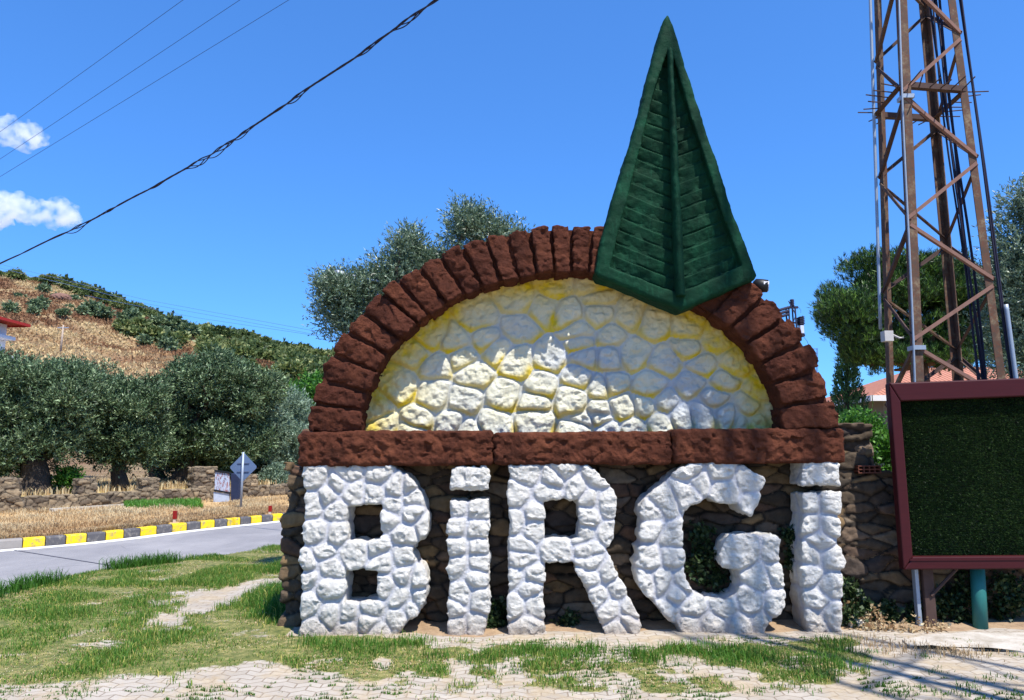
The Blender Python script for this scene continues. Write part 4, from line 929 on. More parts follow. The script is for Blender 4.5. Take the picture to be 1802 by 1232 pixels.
# poster board
pbY = 19.0; pp = empty('poster_board', P(388, 890, pbY)*np.array([1, 1, 0])); tag(pp, 'weathered poster board with a dark side panel leaning on the wall behind the traffic sign', 'notice board')
def pxz(px, py): c = P(px, py, pbY); return c[0], c[2]
pm_ = M('poster_print', .6); pn = pm_.noise(5, 6, .7); pv = pm_.noise(11, 5, .8, vec=pm_.mapping(pm_.obj, (2.4, 1, .8)))
pm_.color(pm_.mix(pm_.ramp(pv, [(.5, 0.0), (.56, 1.0)]), lin(176, 186, 204), pm_.ramp(pn, [(.4, lin(80, 70, 90)), (.6, lin(160, 84, 60))])))
def quadbox(name, a, b, c, d, y0, y1, mat):        # four photo corners
    pts = [pxz(*a), pxz(*b), pxz(*c), pxz(*d)]; mb = MB(); mb.prism([(x, y0, z) for x, z in pts]+[(x, y1, z) for x, z in pts], 4); return mb.build(name, mat, pp)
quadbox('poster', (379, 830), (404, 833), (404, 866), (378, 861), pbY-.02, pbY+.03, pm_.m)
quadbox('lower_panel', (376, 866), (403, 869), (404, 893), (376, 892), pbY-.01, pbY+.03, simple('pale_panel', lin(170, 180, 196), .7))
quadbox('top_rail', (378, 827), (406, 831), (406, 834), (378, 830), pbY-.05, pbY+.06, BLACK)
quadbox('middle_rail', (377, 861.5), (406, 866.5), (406, 869), (377, 864), pbY-.045, pbY+.055, BLACK)
quadbox('side_panel', (407, 833), (420, 836), (420, 893), (407, 893), pbY-.03, pbY+.3, simple('navy_panel', lin(36, 44, 70), .6))
for k, (px, py) in enumerate([(307, 921), (475, 906)]):
    g = G(px, py, .1); dp = g[1]; top = P(px, py-(22 if k == 0 else 16), dp)[2]
    dl = empty('marker_post', (g[0], dp, .1)); tag(dl, ['short red topped marker post behind the kerb nearer the camera', 'short red topped marker post near the traffic sign'][k], 'marker post', 'marker posts on the verge')
    mb = MB(); mb.box((g[0]-.03, dp-.02, .08), (g[0]+.03, dp+.02, .1+(top-.1)*.35)); mb.build('stake', simple('weathered_white', lin(196, 180, 168), .8), dl)
    mb = MB(); mb.box((g[0]-.04, dp-.03, .1+(top-.1)*.35), (g[0]+.045, dp+.03, top)); mb.build('red_cap', simple('red_reflector', lin(140, 30, 22), .4), dl, bevel=.006)

# ================================================================== HILL SCRUB
def hill_at(px, s_):            # s_ 0..1 from foot to ridge
    i = np.clip((px-uu[0])/(uu[-1]-uu[0])*(nu-1), 0, nu-1.001); i0 = int(i); j = s_*(nv-21); j0 = int(j)
    return TPn.reshape(nu, nv, 3)[i0, j0]
rng = np.random.default_rng(5)
def bush_mesh(name, mat, seed, nt=110, per=5, L=.5, Lw=.32, r=(1, 1, .8)):
    r_ = np.random.default_rng(seed); cs, rs = sub_clumps((0, 0, .6), r, 6, r_, (.45, .65)); C, D = clump_twigs(cs, rs, nt, r_, .5, .5, .35); V, Q, T = leafset(C, D, per, L, Lw, .9, r_)
    me_o = mesh(name, V, Q, mat, None, False, {'tint': T}); return me_o
# countable bushes on the dry slope, read off the photo (px, py, half width px)
BP = [(14, 548, 9), (65, 545, 9), (76, 538, 8), (112, 556, 7), (140, 552, 8), (131, 533, 8), (170, 552, 13), (180, 560, 12), (78, 512, 7), (228, 568, 14), (245, 582, 14), (262, 596, 13), (274, 572, 10), (282, 592, 10), (222, 580, 12), (297, 614, 12), (258, 605, 10), (235, 592, 12), (60, 552, 7), (120, 545, 6), (208, 582, 9), (308, 580, 14), (330, 590, 14), (150, 545, 7), (95, 525, 6), (35, 530, 7)]
protos = [bush_mesh('hill_bush', SCRUBG, 31), bush_mesh('hill_bush', SCRUBG, 32), bush_mesh('hill_bush', SCRUB, 33)]
TG = TPn.reshape(nu, nv, 3)[:, :nv-20].reshape(-1, 3); TGp = np.array(proj(TG)).T
for i, (px, py, hw) in enumerate(BP):
    dd = (TGp[:, 0]-px)**2+(TGp[:, 1]-(py+hw*.5))**2+1e6*(TG[:, 1] < 40); q = TG[np.argmin(dd)]
    ss = hw*np.linalg.norm(q-CAM)/FPX
    pr0 = protos[i % 3] if px > 200 else protos[i % 2]
    o = pr0 if (i in (0, 1)) else pr0.copy()
    if i == 10: o = protos[2]
    if o.name not in COL.objects: COL.objects.link(o)
    o.location = q+np.array([0, 0, .25*ss]); ss *= 1.15; o.scale = (ss, ss, ss*.95); o.rotation_euler = (0, 0, i*1.3)
    dark = px > 200
    tag(o, 'dark green bush in the cluster halfway down the dry hill' if dark else 'small grey green bush dotted on the dry grass hillside', 'bush', 'dark bushes in the cluster on the hill' if dark else 'small bushes dotted on the dry hill')
# dense maquis as one mass
VV = []; QQ = []; TT = []; n0 = 0; cnt = 0
src = [(np.array([v.co[:] for v in pr_.data.vertices]), pr_) for pr_ in protos]
tri_t = [np.array([a.value for a in pr_.data.attributes['tint'].data]) for pr_ in protos]
for _ in range(14000):
    px = rng.uniform(-60, 680); s_ = rng.uniform(.12, 1)**.6; q = hill_at(px, min(s_, .999)); a, b = proj(q)
    inside = poly_sdf(np.array([a]), np.array([b]), np.array(GREENP))[0]
    if inside > -1 and not (s_ > .985 and rng.random() < .8): continue
    if vnoise(np.array([q]), .09, 3)[0] < -.12 and s_ < .93: continue
    k = rng.integers(3); s0 = rng.uniform(.6, 1.9)*(.5 if a < 110 and s_ > .95 else 1)*(.8 if s_ > .97 else 1); v = src[k][0][::1]
    c, s1 = math.cos(_), math.sin(_); v = np.stack([c*v[:, 0]-s1*v[:, 1], s1*v[:, 0]+c*v[:, 1], v[:, 2]], 1)*s0+q
    VV.append(v); TT.append(np.clip(tri_t[k]*.8+rng.uniform(-.15, .3), 0, 1)); n0 += len(v); cnt += 1
    if cnt >= 900: break
V = np.concatenate(VV); Q = np.arange(len(V)).reshape(-1, 4)
o = mesh('maquis_scrub', V, Q, SCRUB, None, False, {'tint': np.concatenate(TT)}); tag(o, 'dense dark green scrub covering the ridge and right side of the hill', 'scrub', None, 'stuff')
# dry tufts over the slope
m_n = 26000; C = []; 
pxs = rng.uniform(-80, 620, m_n); ss_ = rng.uniform(.1, 1, m_n)**.55
ii_ = np.clip((pxs-uu[0])/(uu[-1]-uu[0])*(nu-1), 0, nu-2).astype(int); jj = np.clip(ss_*(nv-21), 0, nv-22).astype(int)
T3 = TPn.reshape(nu, nv, 3); fa, fb = rng.random((m_n, 1)), rng.random((m_n, 1))
C = T3[ii_, jj]*(1-fa)*(1-fb)+T3[ii_+1, jj]*fa*(1-fb)+T3[ii_, jj+1]*(1-fa)*fb+T3[ii_+1, jj+1]*fa*fb
D = rng.normal(0, .35, (m_n, 3)); D[:, 2] = 1; V, Q, T = leafset(C, D*.35, 3, .6, .28, .7, rng)
nb = np.repeat(np.clip(.55+1.5*fbm(C, .07, 4, 55, .6), 0, 1), 12); T = np.clip(.3*T+.7*nb, 0, 1)
o = mesh('dry_hill_grass', V, Q, HILLDRY, None, False, {'tint': T}); tag(o, 'tan and rust coloured dry grass covering the hillside', 'dry grass', None, 'stuff')
# purple-brown rock outcrop
q = TG[np.argmin((TGp[:, 0]-103)**2+(TGp[:, 1]-530)**2+1e6*(TG[:, 1] < 40))]
o = lump('rock_outcrop', q+np.array([0, 0, .5]), (2.4, 1.8, 1.2), simple('brown_rock', lin(120, 90, 78), .95, sc=1.5), None, 61, .22, 14); tag(o, 'purplish brown rock outcrop on the upper hillside', 'rock')
# utility pole on the slope
q = TG[np.argmin((TGp[:, 0]-106)**2+(TGp[:, 1]-625)**2+1e6*(TG[:, 1] < 30))]
up_ = empty('utility_pole', q); tag(up_, 'thin pale utility pole standing on the lower hillside', 'utility pole')
ht = P(110, 572, q[1])[2]; mb = MB(); mb.tube([q, (q[0]+.1, q[1], ht)], [.16, .1], 8); mb.build('pole', simple('pale_wood', lin(170, 152, 136), .9), up_, True)
mb = MB(); mb.bar((q[0]-.7, q[1], ht-.4), (q[0]+.9, q[1], ht-.4), .12, .12); mb.build('crossarm', GALV, up_)

# house at the far left
HY = 48; hs_ = empty('white_house', P(0, 700, HY)*np.array([1, 1, 0])); tag(hs_, 'white house with balconies and a red edged roof at the left edge below the hill', 'house')
HW_ = simple('white_render', lin(222, 222, 226), .8, 0, .05, 1, .05); RT = simple('red_roof', lin(172, 60, 44), .8, 0, .2, 3); 
def hp(px, py): c = P(px, py, HY); return c[0], c[2]
xw, _ = hp(10, 600); x_l = xw-9; zt = hp(0, 572)[1]; yN = HY-17
mb = MB(); mb.box((x_l, yN, -1), (xw, HY, zt)); mb.build('wall', HW_, hs_)
for (py, ex) in [(597, 28), (632, 33)]:
    x1, zz_ = hp(ex, py); mb = MB(); mb.box((xw+.003, yN+1, zz_-.14), (x1, HY-.003, zz_+.14)); b_ = mb.build('balcony', HW_, hs_, bevel=.05)
    mb = MB(); mb.box((x1-.06, yN+1.05, zz_+.142), (x1-.02, HY-.06, zz_+.24)); mb.build('coping', simple('grey_coping', lin(110, 112, 126), .8), b_)
x1, zz_ = hp(41, 570); mb = MB(); a = x_l-1.5; xm = (a+x1)/2; y0, y1 = yN-1.5, HY+.8
mb.add([(a, y0, zz_), (x1, y0, zz_), (x1, y1, zz_), (a, y1, zz_), (xm, y0+5, zz_+1.5), (xm, y1-5, zz_+1.5)], [(1, 2, 5, 4), (3, 0, 4, 5), (0, 3, 2, 1)], [(0, 1, 4), (2, 3, 5)]); mb.build('roof', RT, hs_)
mb = MB(); mb.box((x1-.02, y0, zz_-.12), (x1+.05, y1, zz_+.08)); mb.box((a, y1-.02, zz_-.12), (x1-.025, y1+.05, zz_+.08)); mb.build('fascia', simple('red_fascia', lin(170, 44, 32), .6), hs_)
for k, (pya) in enumerate([590, 625]):
    _, z0 = hp(0, pya); mb = MB(); mb.box((xw-.05, HY-3.2, z0-1.4), (xw+.02, HY-1.9, z0-.2)); wn_ = mb.build('window', simple('white_frame', lin(220, 220, 220), .5), hs_)
    mb = MB(); mb.box((xw+.021, HY-3.1, z0-1.32), (xw+.03, HY-2.0, z0-.28)); mb.build('pane', simple('blue_glass', lin(70, 96, 150), .15, 0, .1, 2, 0), wn_)

# ================================================================== OLIVE BEHIND THE ARCH, STREET LAMP
tree('olive_tree', 'olive tree with fine silvery leaves rising behind the left shoulder of the red arch', 'tree', (-.9, 3.1, 0),
     crown_px([(600, 560, 50, 55), (630, 520, 60, 50), (700, 500, 60, 55), (720, 450, 32, 40), (825, 410, 48, 48), (770, 470, 60, 50), (880, 425, 42, 25), (590, 520, 30, 35)], 3.1, .5), OLIVE, 41, .16, 5200, 9, .062, .016, .75, .24, .55, k=9, forks=7, f=(.35, .55), trunk_h=1.4)
lp = P(640, 491, 2.95); lb = (lp[0]+1.0, 2.95, 0)
sl = empty('street_lamp', lb); tag(sl, 'pale grey street lamp poking out of the olive foliage behind the arch', 'street lamp')
LG = simple('lamp_grey', lin(196, 200, 206), .5, .1, .05, 4, 0)
top = np.array([lb[0], 2.95, lp[2]-.4]); h0 = P(604, 482, 2.95)
mb = MB(); mb.tube([lb, top], [.07, .045], 10); mb.build('pole', LG, sl, True)
mb = MB(); mb.tube([top, P(700, 502, 2.95), P(650, 492, 2.95), h0], .018, 8); mb.build('arm', LG, sl, True)
h1 = P(588, 478, 2.95); mb = MB(); mb.tube([h0+np.array([.03, 0, 0]), h0, (h0+h1)/2, h1], [.02, .035, .038, .02], 10); mb.build('head', LG, sl, True)

# ================================================================== FLOODLIGHT ON THE ARCH
fl = P(1340, 503, .1); fe = empty('floodlight', fl-np.array([.02, 0, .12])); tag(fe, 'small black round floodlight fixed to the outer edge of the arch beside the green leaf', 'floodlight')
mb = MB(); mb.tube([fl+np.array([-.065, .03, .012]), fl+np.array([-.05, .02, .01]), fl+np.array([0, 0, 0]), fl+np.array([.055, -.02, -.008])], [.04, .064, .066, .060], 18); mb.build('housing', BLACK, fe, True)
mb = MB(); mb.tube([fl+np.array([.054, -.02, -.008]), fl+np.array([.062, -.022, -.009])], [.052, .050], 18); mb.build('lens', simple('lamp_glass', lin(150, 156, 170), .2, 0, .1, 5, 0), fe)
mb = MB(); mb.box(fl+np.array([.0, -.069, .0]), fl+np.array([.05, -.060, .028])); mb.build('label_plate', simple('white_sticker', lin(220, 220, 224), .6, 0, .03, 5, 0), fe)
mb = MB(); mb.tube([fl+np.array([-.05, .01, -.03]), fl+np.array([-.02, .02, -.09]), fl+np.array([-.04, .05, -.14])], .014, 8); mb.box(fl+np.array([-.09, .02, -.16]), fl+np.array([.0, .10, -.13])); mb.build('bracket', BLACK, fe)

# ================================================================== LATTICE TOWER
def lattice(root, legs, zs_top, zn, wd_=.075, spikes=True, first=True):
    """legs: dict name -> function z -> (x, y)"""
    names = ['B', 'D', 'C', 'A']; cx = lambda z: np.mean([legs[k](z) for k in names], 0)
    for k in names:
        z0, z1 = 0, zs_top; p = np.array([*legs[k](z0), z0]); q = np.array([*legs[k](z1), z1]); c = cx(0)
        a = np.array([np.sign(c[0]-p[0]), 0, 0]); b = np.array([0, np.sign(c[1]-p[1]), 0])
        mb = MB(); mb.lbeam(p, q, wd_*1.25, .012, a, b); mb.build('leg', RUST, root)
    faces = [('B', 'D', (0, -1, 0)), ('D', 'C', (1, 0, 0)), ('C', 'A', (0, 1, 0)), ('A', 'B', (-1, 0, 0))]
    for fi, (u, v, nrm) in enumerate(faces):
        for j in range(len(zn)-1):
            k0, k1 = (u, v) if (j+fi) % 2 == 0 else (v, u)
            if u == 'B' and v == 'D': k0, k1 = (('B', 'D') if j % 2 == 0 else ('D', 'B'))
            p = np.array([*legs[k0](zn[j]), zn[j]+.04]); q = np.array([*legs[k1](zn[j+1]), zn[j+1]-.04])
            n_ = np.array(nrm, float); mb = MB(); mb.lbeam(p+n_*.012, q+n_*.012, wd_*.55, .008, np.array([0, 0, 1.]), -n_)
            mb.build('brace', RUSTRED if fi in (0,) else (RUST if (j+fi) % 3 == 0 else RUSTDK), root)
def leg_fn(pa, pb):
    pa = np.array(pa); pb = np.array(pb)
    return lambda z: pa[:2]+(pb[:2]-pa[:2])*(z-pa[2])/(pb[2]-pa[2])
def leg_px(Yd, bx, by, tx_, ty): return leg_fn(P(bx, by, Yd), P(tx_, ty, Yd-.0))
TB, TD, TA, TC = 1.5, 1.63, 2.3, 2.42
legs = {'B': leg_px(TB, 1612, 670, 1583, 0), 'D': leg_px(TD, 1770, 665, 1682, 0), 'A': leg_px(TA, 1560, 690, 1538, 0), 'C': leg_px(TC, 1688, 660, 1628, 0)}
tw_ = empty('lattice_tower', (5.3, 2.0, 0)); tag(tw_, 'rusty steel lattice tower with anti climbing spikes rising behind the brown framed board', 'tower')
zB = lambda py: P(1600, py, TB)[2]; zD = lambda py: P(1700, py, TD)[2]
zn = [0.05, zD(905)*.5+.1, zB(820), zD(716), zB(606), zD(500), zB(392), zD(284), zB(168), zD(66)]
st = zn[-1]-zn[-2]
while zn[-1] < 11.5: zn.append(zn[-1]+st)
if zn[1] < .3: zn[1] = .6
lattice(tw_, legs, 11.6, zn)
zp = zB(152)
for (u, v) in (('B', 'D'), ('D', 'C'), ('C', 'A'), ('A', 'B')):
    mb = MB(); mb.lbeam(np.array([*legs[u](zp), zp]), np.array([*legs[v](zp), zp]), .07, .01, (0, 0, 1), (0, 1, 0)); mb.build('ring_beam', RUSTDK, tw_)
rr = np.random.default_rng(2)
for (u, v, nrm) in [('B', 'D', (0, -1)), ('D', 'C', (1, 0)), ('C', 'A', (0, 1)), ('A', 'B', (-1, 0))]:
    for t in np.linspace(.08, .92, 6):
        p = legs[u](zp)*(1-t)+legs[v](zp)*t; q = p+np.array(nrm)*.27+rr.normal(0, .03, 2)
        mb = MB(); mb.tube([(*p, zp+.02), (*q, zp+rr.uniform(-.02, .08))], .008, 5); mb.build('spike', RUSTDK, tw_)
# conduits and cables on the legs
def legline(k, dx, dy, z0, z1, r, name, mat, wob=0, n=24):
    zz_ = np.linspace(z0, z1, n); ph = rr.uniform(0, 6); pts = [(legs[k](z)[0]+dx+wob*math.sin(z*1.3+ph), legs[k](z)[1]+dy+wob*math.cos(z*.9+ph), z) for z in zz_]
    mb = MB(); mb.tube(pts, r, 8); mb.build(name, mat, tw_, True)
legline('A', -.075, -.05, zB(560), 11.5, .02, 'conduit', GALV)
legline('D', .08, -.05, 1.8, 3.3, .026, 'conduit', GALV)
legline('B', -.03, -.03, 2.0, 11.5, .012, 'cable', GALV, .01)
for k in range(5): legline('D', -.13-.02*k, .14+.03*(k % 3), 1.2, 11.5, .015-.001*k, 'cable', CABLE, .035)
for k in range(2): legline('D', .06+.02*k, .0, 1.6, 11.5, .012, 'cable', CABLE, .012)
for py in (612, 170):
    z = zB(py); c = legs['B'](z); mb = MB(); mb.box((c[0]-.025, c[1]-.03, z-.025), (c[0]+.115, c[1]+.115, z+.025)); mb.build('clamp', GALV, tw_)
z = zB(590); c = P(1561, 592, 1.55); mb = MB(); mb.box(c-np.array([.05, .05, .06]), c+np.array([.05, .05, .06])); mb.tube([c+np.array([.04, 0, .03]), c+np.array([.14, 0, -.02]), c+np.array([.24, .1, 0])], .012, 6); mb.build('junction_box', simple('white_box', lin(190, 184, 176), .6), tw_)

# ================================================================== FRAMED BOARD
YB = .02; bd = empty('framed_board', (4.3, YB, 0)); tag(bd, 'large mahogany framed panel of dark artificial grass standing on posts', 'board')
def fr(px, py): return P(px, py, YB)
x0t, x0b = fr(1566, 680), fr(1590, 1003); zt_, zb_ = fr(1566, 674)[2], fr(1590, 1003)[2]
xl = (x0t[0]+x0b[0])/2; xR = xl+2.9; fwT = zt_-fr(1590, 706)[2]; fwL = fr(1592, 800)[0]-fr(1574, 800)[0]; fwB = fr(1600, 980)[2]-zb_
fwL = max(fwL, .09)
def frame_bar(pa, pb, pc, pd):             # mitred box with a stepped moulding
    mb = MB(); mb.prism([(x, YB, z) for x, z in (pa, pb, pc, pd)]+[(x, YB+.09, z) for x, z in (pa, pb, pc, pd)], 4); return mb
rise = .045
oL, oR = [(xl, zb_), (xl, zt_)], [(xR, zb_), (xR, zt_+rise*2)]
iL, iR = [(xl+fwL, zb_+fwB), (xl+fwL, zt_-fwT)], [(xR-fwL, zb_+fwB), (xR-fwL, zt_-fwT+rise*2)]
e = .0015
for quad in ([oL[0], iL[0], iL[1], oL[1]], [oL[1], iL[1], iR[1], oR[1]], [oR[1], iR[1], iR[0], oR[0]], [oR[0], iR[0], iL[0], oL[0]]):
    c = np.mean(quad, 0); quad = [tuple(np.array(q)+(c-np.array(q))*e) for q in quad]
    frame_bar(*quad).build('frame_rail', MAHOG, bd, bevel=.012)
for (a, b) in (((iL[0][0]-.035, zb_+fwB-.035), (iR[0][0]+.035, zb_+fwB-.02)),):
    mb = MB(); mb.box((a[0], YB-.006, a[1]), (b[0], YB+.02, b[1])); mb.build('moulding', MAHOG, bd)
mb = MB(); mb.box((xl+.04, YB+.092, zb_+.04), (xR-.04, YB+.115, zt_-.02)); mb.build('back_panel', simple('board_back', lin(50, 44, 40), .9), bd)
n = 175000; X = U(iL[0][0], iR[0][0], n); Zg = U(iL[0][1], iL[1][1]+.05, n)
kk = Zg < iL[1][1]+.005+(X-xl)*.031; X, Zg = X[kk], Zg[kk]; n = len(X)
rw = np.mod(Zg/.021, 1); Zg = Zg-(rw-.5)*.009
r_ = np.random.default_rng(3); dv = np.stack([r_.normal(0, .5, n), -np.ones(n), r_.normal(.1, .5, n)], 1); dv /= np.linalg.norm(dv, axis=1)[:, None]; L_ = r_.uniform(.014, .032, n)
p0 = np.stack([X, np.full(n, YB+.088), Zg], 1); sdv = np.cross(dv, r_.normal(0, 1, (n, 3))); sdv /= np.linalg.norm(sdv, axis=1)[:, None]; wv = .0045
V = np.stack([p0-sdv*wv, p0+sdv*wv, p0+dv*L_[:, None]], 1).reshape(-1, 3); T = np.arange(n*3).reshape(-1, 3)
mt = np.clip(.35+.25*r_.normal(0, 1, n)+.12*vnoise(p0, 2, 3), 0, 1)
o = mesh('turf_pile', V, [T], TURF, bd, False, {'tint': np.repeat(mt, 3)}); o['kind'] = 'stuff'
for nm, px, pyb, wd2, mat_, y_ in (('post', 1650, 1103, .095, RUSTDK, .145), ('post', 1632, 1098, .035, GALV, .17)):
    c = G(px, pyb); mb = MB(); mb.box((fr(px, 1050)[0]-wd2/2, y_, -.05), (fr(px, 1050)[0]+wd2/2, y_+.06, zb_+.3)); mb.build(nm, mat_, bd, bevel=.004)
c0, c1 = P(1741, 1117, .0), P(1735, 1003, .08); mb = MB(); mb.tube([(c0[0], .12, -.02), (c1[0], .205, zb_+.05)], .062, 16); mb.build('post', TEAL, bd, True)
mb = MB(); mb.tube([(fr(1650, 1030)[0], .14, zb_-.25), (fr(1700, 1010)[0], .14, zb_+.0)], .015, 6); mb.build('stay', RUSTDK, bd)
mb = MB(); mb.tube([(xR-.3, .1, -.05), (xR-.3, .205, zb_+.05)], .062, 16); mb.build('post', TEAL, bd, True)

# concrete slab on the right
sp_ = gpoly([(1588, 1131), (1640, 1122), (1700, 1118), (1780, 1119), (1900, 1116), (2100, 1120), (2100, 1152), (1900, 1156), (1800, 1152), (1745, 1146), (1690, 1149), (1640, 1141), (1600, 1143)])
mb = MB(); k = len(sp_); mb.prism([(x, y, -.03) for x, y in sp_[::-1]]+[(x, y, .028) for x, y in sp_[::-1]], k)
cm = M('slab_concrete', .9); cm.color(cm.ramp(cm.noise(4, 7, .7), [(.3, lin(146, 136, 120)), (.62, lin(188, 181, 170))])); cm.bump(cm.noise(20, 6), .6, .02)
o = mb.build('concrete_slab', cm.m, bevel=.01); o['kind'] = 'structure'
# sandy strip along the foot of the letters
def ssd(X, Y): return X
n_ = 150; xs = np.linspace(-1.0, 5.4, n_); A = np.column_stack([xs, -.10-.05*vnoise(np.column_stack([xs, 0*xs, 0*xs]), 3, 3)]); Bc = np.column_stack([xs, np.full(n_, .45)])
sm = M('sandy_soil', .95); sm.color(sm.ramp(sm.noise(7, 7, .75), [(.3, lin(120, 98, 76)), (.6, lin(158, 134, 106)), (.8, lin(182, 160, 132))])); sm.bump(sm.noise(40, 6), .7, .015)
strip('soil', A, Bc, -.012, .055, sm.m, nsub=8)

# ivy and weeds at the wall foot and under the board
def ivy(name, spots, label, seed, mat=IVY, L=.045, Lw=.038, nt=160, cat='plant'):
    rng = np.random.default_rng(seed); C = []
    for (px, py, Y, r) in spots:
        c = P(px, py, Y); k = int(nt*r/.15); d = rng.normal(0, 1, (k, 3)); d /= np.linalg.norm(d, axis=1)[:, None]; C.append(c+d*r*rng.random((k, 1))**.5*np.array([1, .35, 1]))
    C = np.concatenate(C); C[:, 2] = np.maximum(C[:, 2], .02); D = rng.normal(0, .6, C.shape); D[:, 1] -= .6; D[:, 2] += .1; D /= np.linalg.norm(D, axis=1)[:, None]
    V, Q, T = leafset(C, D*.07, 4, L, Lw, .9, rng); o = mesh(name, V, Q, mat, None, False, {'tint': T}); return tag(o, label, cat)
ivy('ivy', [(1235, 940, .3, .12), (1240, 975, .3, .16), (1225, 1000, .3, .14), (1260, 1020, .32, .12)], 'dark ivy on the wall inside the opening of the G', 61, nt=70)
ivy('ivy', [(1392, 945, .3, .08), (1396, 985, .3, .08)], 'ivy sprig on the wall between the G and the last i', 62)
ivy('ivy', [(1492, 1040, .28, .10), (1498, 1085, .2, .10), (1520, 1070, .3, .09), (1560, 1080, .3, .10)], 'leafy ivy at the wall foot right of the last i', 63)
ivy('ivy', [(880, 1070, .3, .08), (870, 1100, .25, .07), (1000, 1095, .28, .08)], 'dark weeds in the shade between the first i and the R', 64)
ivy('undergrowth', [(1670, 1060, .34, .16), (1700, 1040, .34, .18), (1690, 1090, .3, .13), (1770, 1030, .32, .12), (1790, 1050, .3, .14), (1640, 1075, .34, .12), (1760, 1070, .34, .14), (1610, 1085, .3, .12)], 'tangled undergrowth in the shade beneath the framed board', 65  , nt=90)
ivy('climber', [(1555, 800, .75, .14), (1565, 840, .7, .14), (1550, 850, .7, .10), (1572, 780, .8, .12)], 'climbing plant tangled behind the wall beside the framed board', 66, BRIGHT, nt=220)
ivy('leaf_litter', [(1520, 1100, .1, .12), (1560, 1108, .05, .14), (1600, 1112, .02, .14), (1640, 1112, .05, .12), (1540, 1090, .2, .12)], 'brown dead leaves scattered at the foot of the wall', 67, DRYB, .035, .025, 35, 'leaf litter')['kind'] = 'stuff'

# ================================================================== RIGHT BACKGROUND
# umbrella pine
pY = 11.0; pc_ = crown_px([(1600, 520, 95, 62), (1500, 560, 62, 60), (1560, 480, 80, 40), (1650, 500, 80, 55), (1690, 540, 60, 60), (1480, 540, 50, 45), (1610, 600, 90, 50), (1530, 610, 60, 42), (1720, 600, 55, 55), (1660, 630, 60, 36), (1560, 640, 40, 24)], pY, 1.3)
def pine():
    rng = np.random.default_rng(51); bc = P(1618, 660, pY); root = empty('umbrella_pine', (bc[0], pY, 0)); tag(root, 'umbrella pine with a broad rounded dark crown behind the lattice tower', 'tree')
    cs = []; rs = []
    for c, r in pc_:
        a, b = sub_clumps(c, r, 16, rng, (.34, .5), .8); cs += a; rs += b
    cs = np.array(cs); rs = np.array(rs); mb = MB(); fork = np.array([bc[0], pY, P(1618, 640, pY)[2]])
    limb(mb, (bc[0]+.1, pY, -.2), fork, .28, .2, rng, .02, 9, 12)
    for j in range(12):
        t2 = cs[rng.integers(len(cs))]; limb(mb, fork, t2-np.array([0, 0, .1]), .12, .03, rng, .08, 8, 7)
    mb.build('trunk', PINEBARK, root, True)
    C, D = clump_twigs(cs, rs, 22000, rng, .5, .6, .12); D = D*.4; D[:, 2] += .07
    V, Q, T = leafset(C, D, 13, .13, .014, .42, rng); z = V[:, 2]
    mesh('crown', V, Q, PINE, root, False, {'tint': T})
pine()
def spire_tree(name, label, px, pyt, pyb, hw, Y, mat, seed, nt=2200):
    rng = np.random.default_rng(seed); b = P(px, pyb, Y); t = P(px-4, pyt, Y); w_ = hw*np.linalg.norm(b-CAM)/FPX; root = empty(name, (b[0], Y, 0)); tag(root, label, 'tree')
    mb = MB(); mb.tube([(b[0], Y, 0), (b[0], Y, b[2]), (t[0], Y, t[2]-.3)], [.12, .1, .02], 8); mb.build('trunk', BARK, root, True)
    h = rng.random(nt); rr_ = w_*(.35+.65*np.sin(np.clip(h*1.15, 0, 1)*math.pi)**.6)*np.sqrt(rng.random(nt))*(1-.55*h); a = rng.uniform(0, 6.28, nt)
    z0 = min(b[2], .5); C = np.stack([b[0]+(t[0]-b[0])*h+np.cos(a)*rr_, Y+np.sin(a)*rr_, z0+(t[2]-z0)*h], 1); D = np.stack([np.cos(a)*.4, np.sin(a)*.4, 1+0*a], 1)*.16
    V, Q, T = leafset(C, D, 7, .09, .03, .4, rng); mesh('crown', V, Q, mat, root, False, {'tint': T})
spire_tree('cypress', 'narrow green cypress leaning between the arch and the umbrella pine', 1492, 598, 740, 38, 13.0, CYPRESS, 52)
c = P(1520, 770, 6.5); bush('laurel_bush', 'bright green leafy bush behind the wall between the arch foot and the board', c, (.42, .5, .42), BRIGHT, 53, 1500, 6, .07, .04, k=10)
c = P(1495, 775, 7.0); bush('laurel_bush', 'smaller bright green bush showing just beside the right foot of the arch', c, (.35, .4, .5), BRIGHT, 57, 1000, 6, .07, .04, k=8)
tree('olive_tree', 'olive tree with grey green leaves filling the right edge behind the lattice tower', 'tree', (8.2, 4.2, 0),
     crown_px([(1850, 520, 95, 110), (1800, 560, 55, 80), (1830, 430, 60, 70), (1800, 640, 50, 50), (1900, 600, 90, 90), (1790, 470, 40, 60), (1815, 370, 25, 45)], 4.4, .8), OLIVE, 54, .2, 6500, 9, .075, .02, .7, .26, .55, k=10, forks=6)
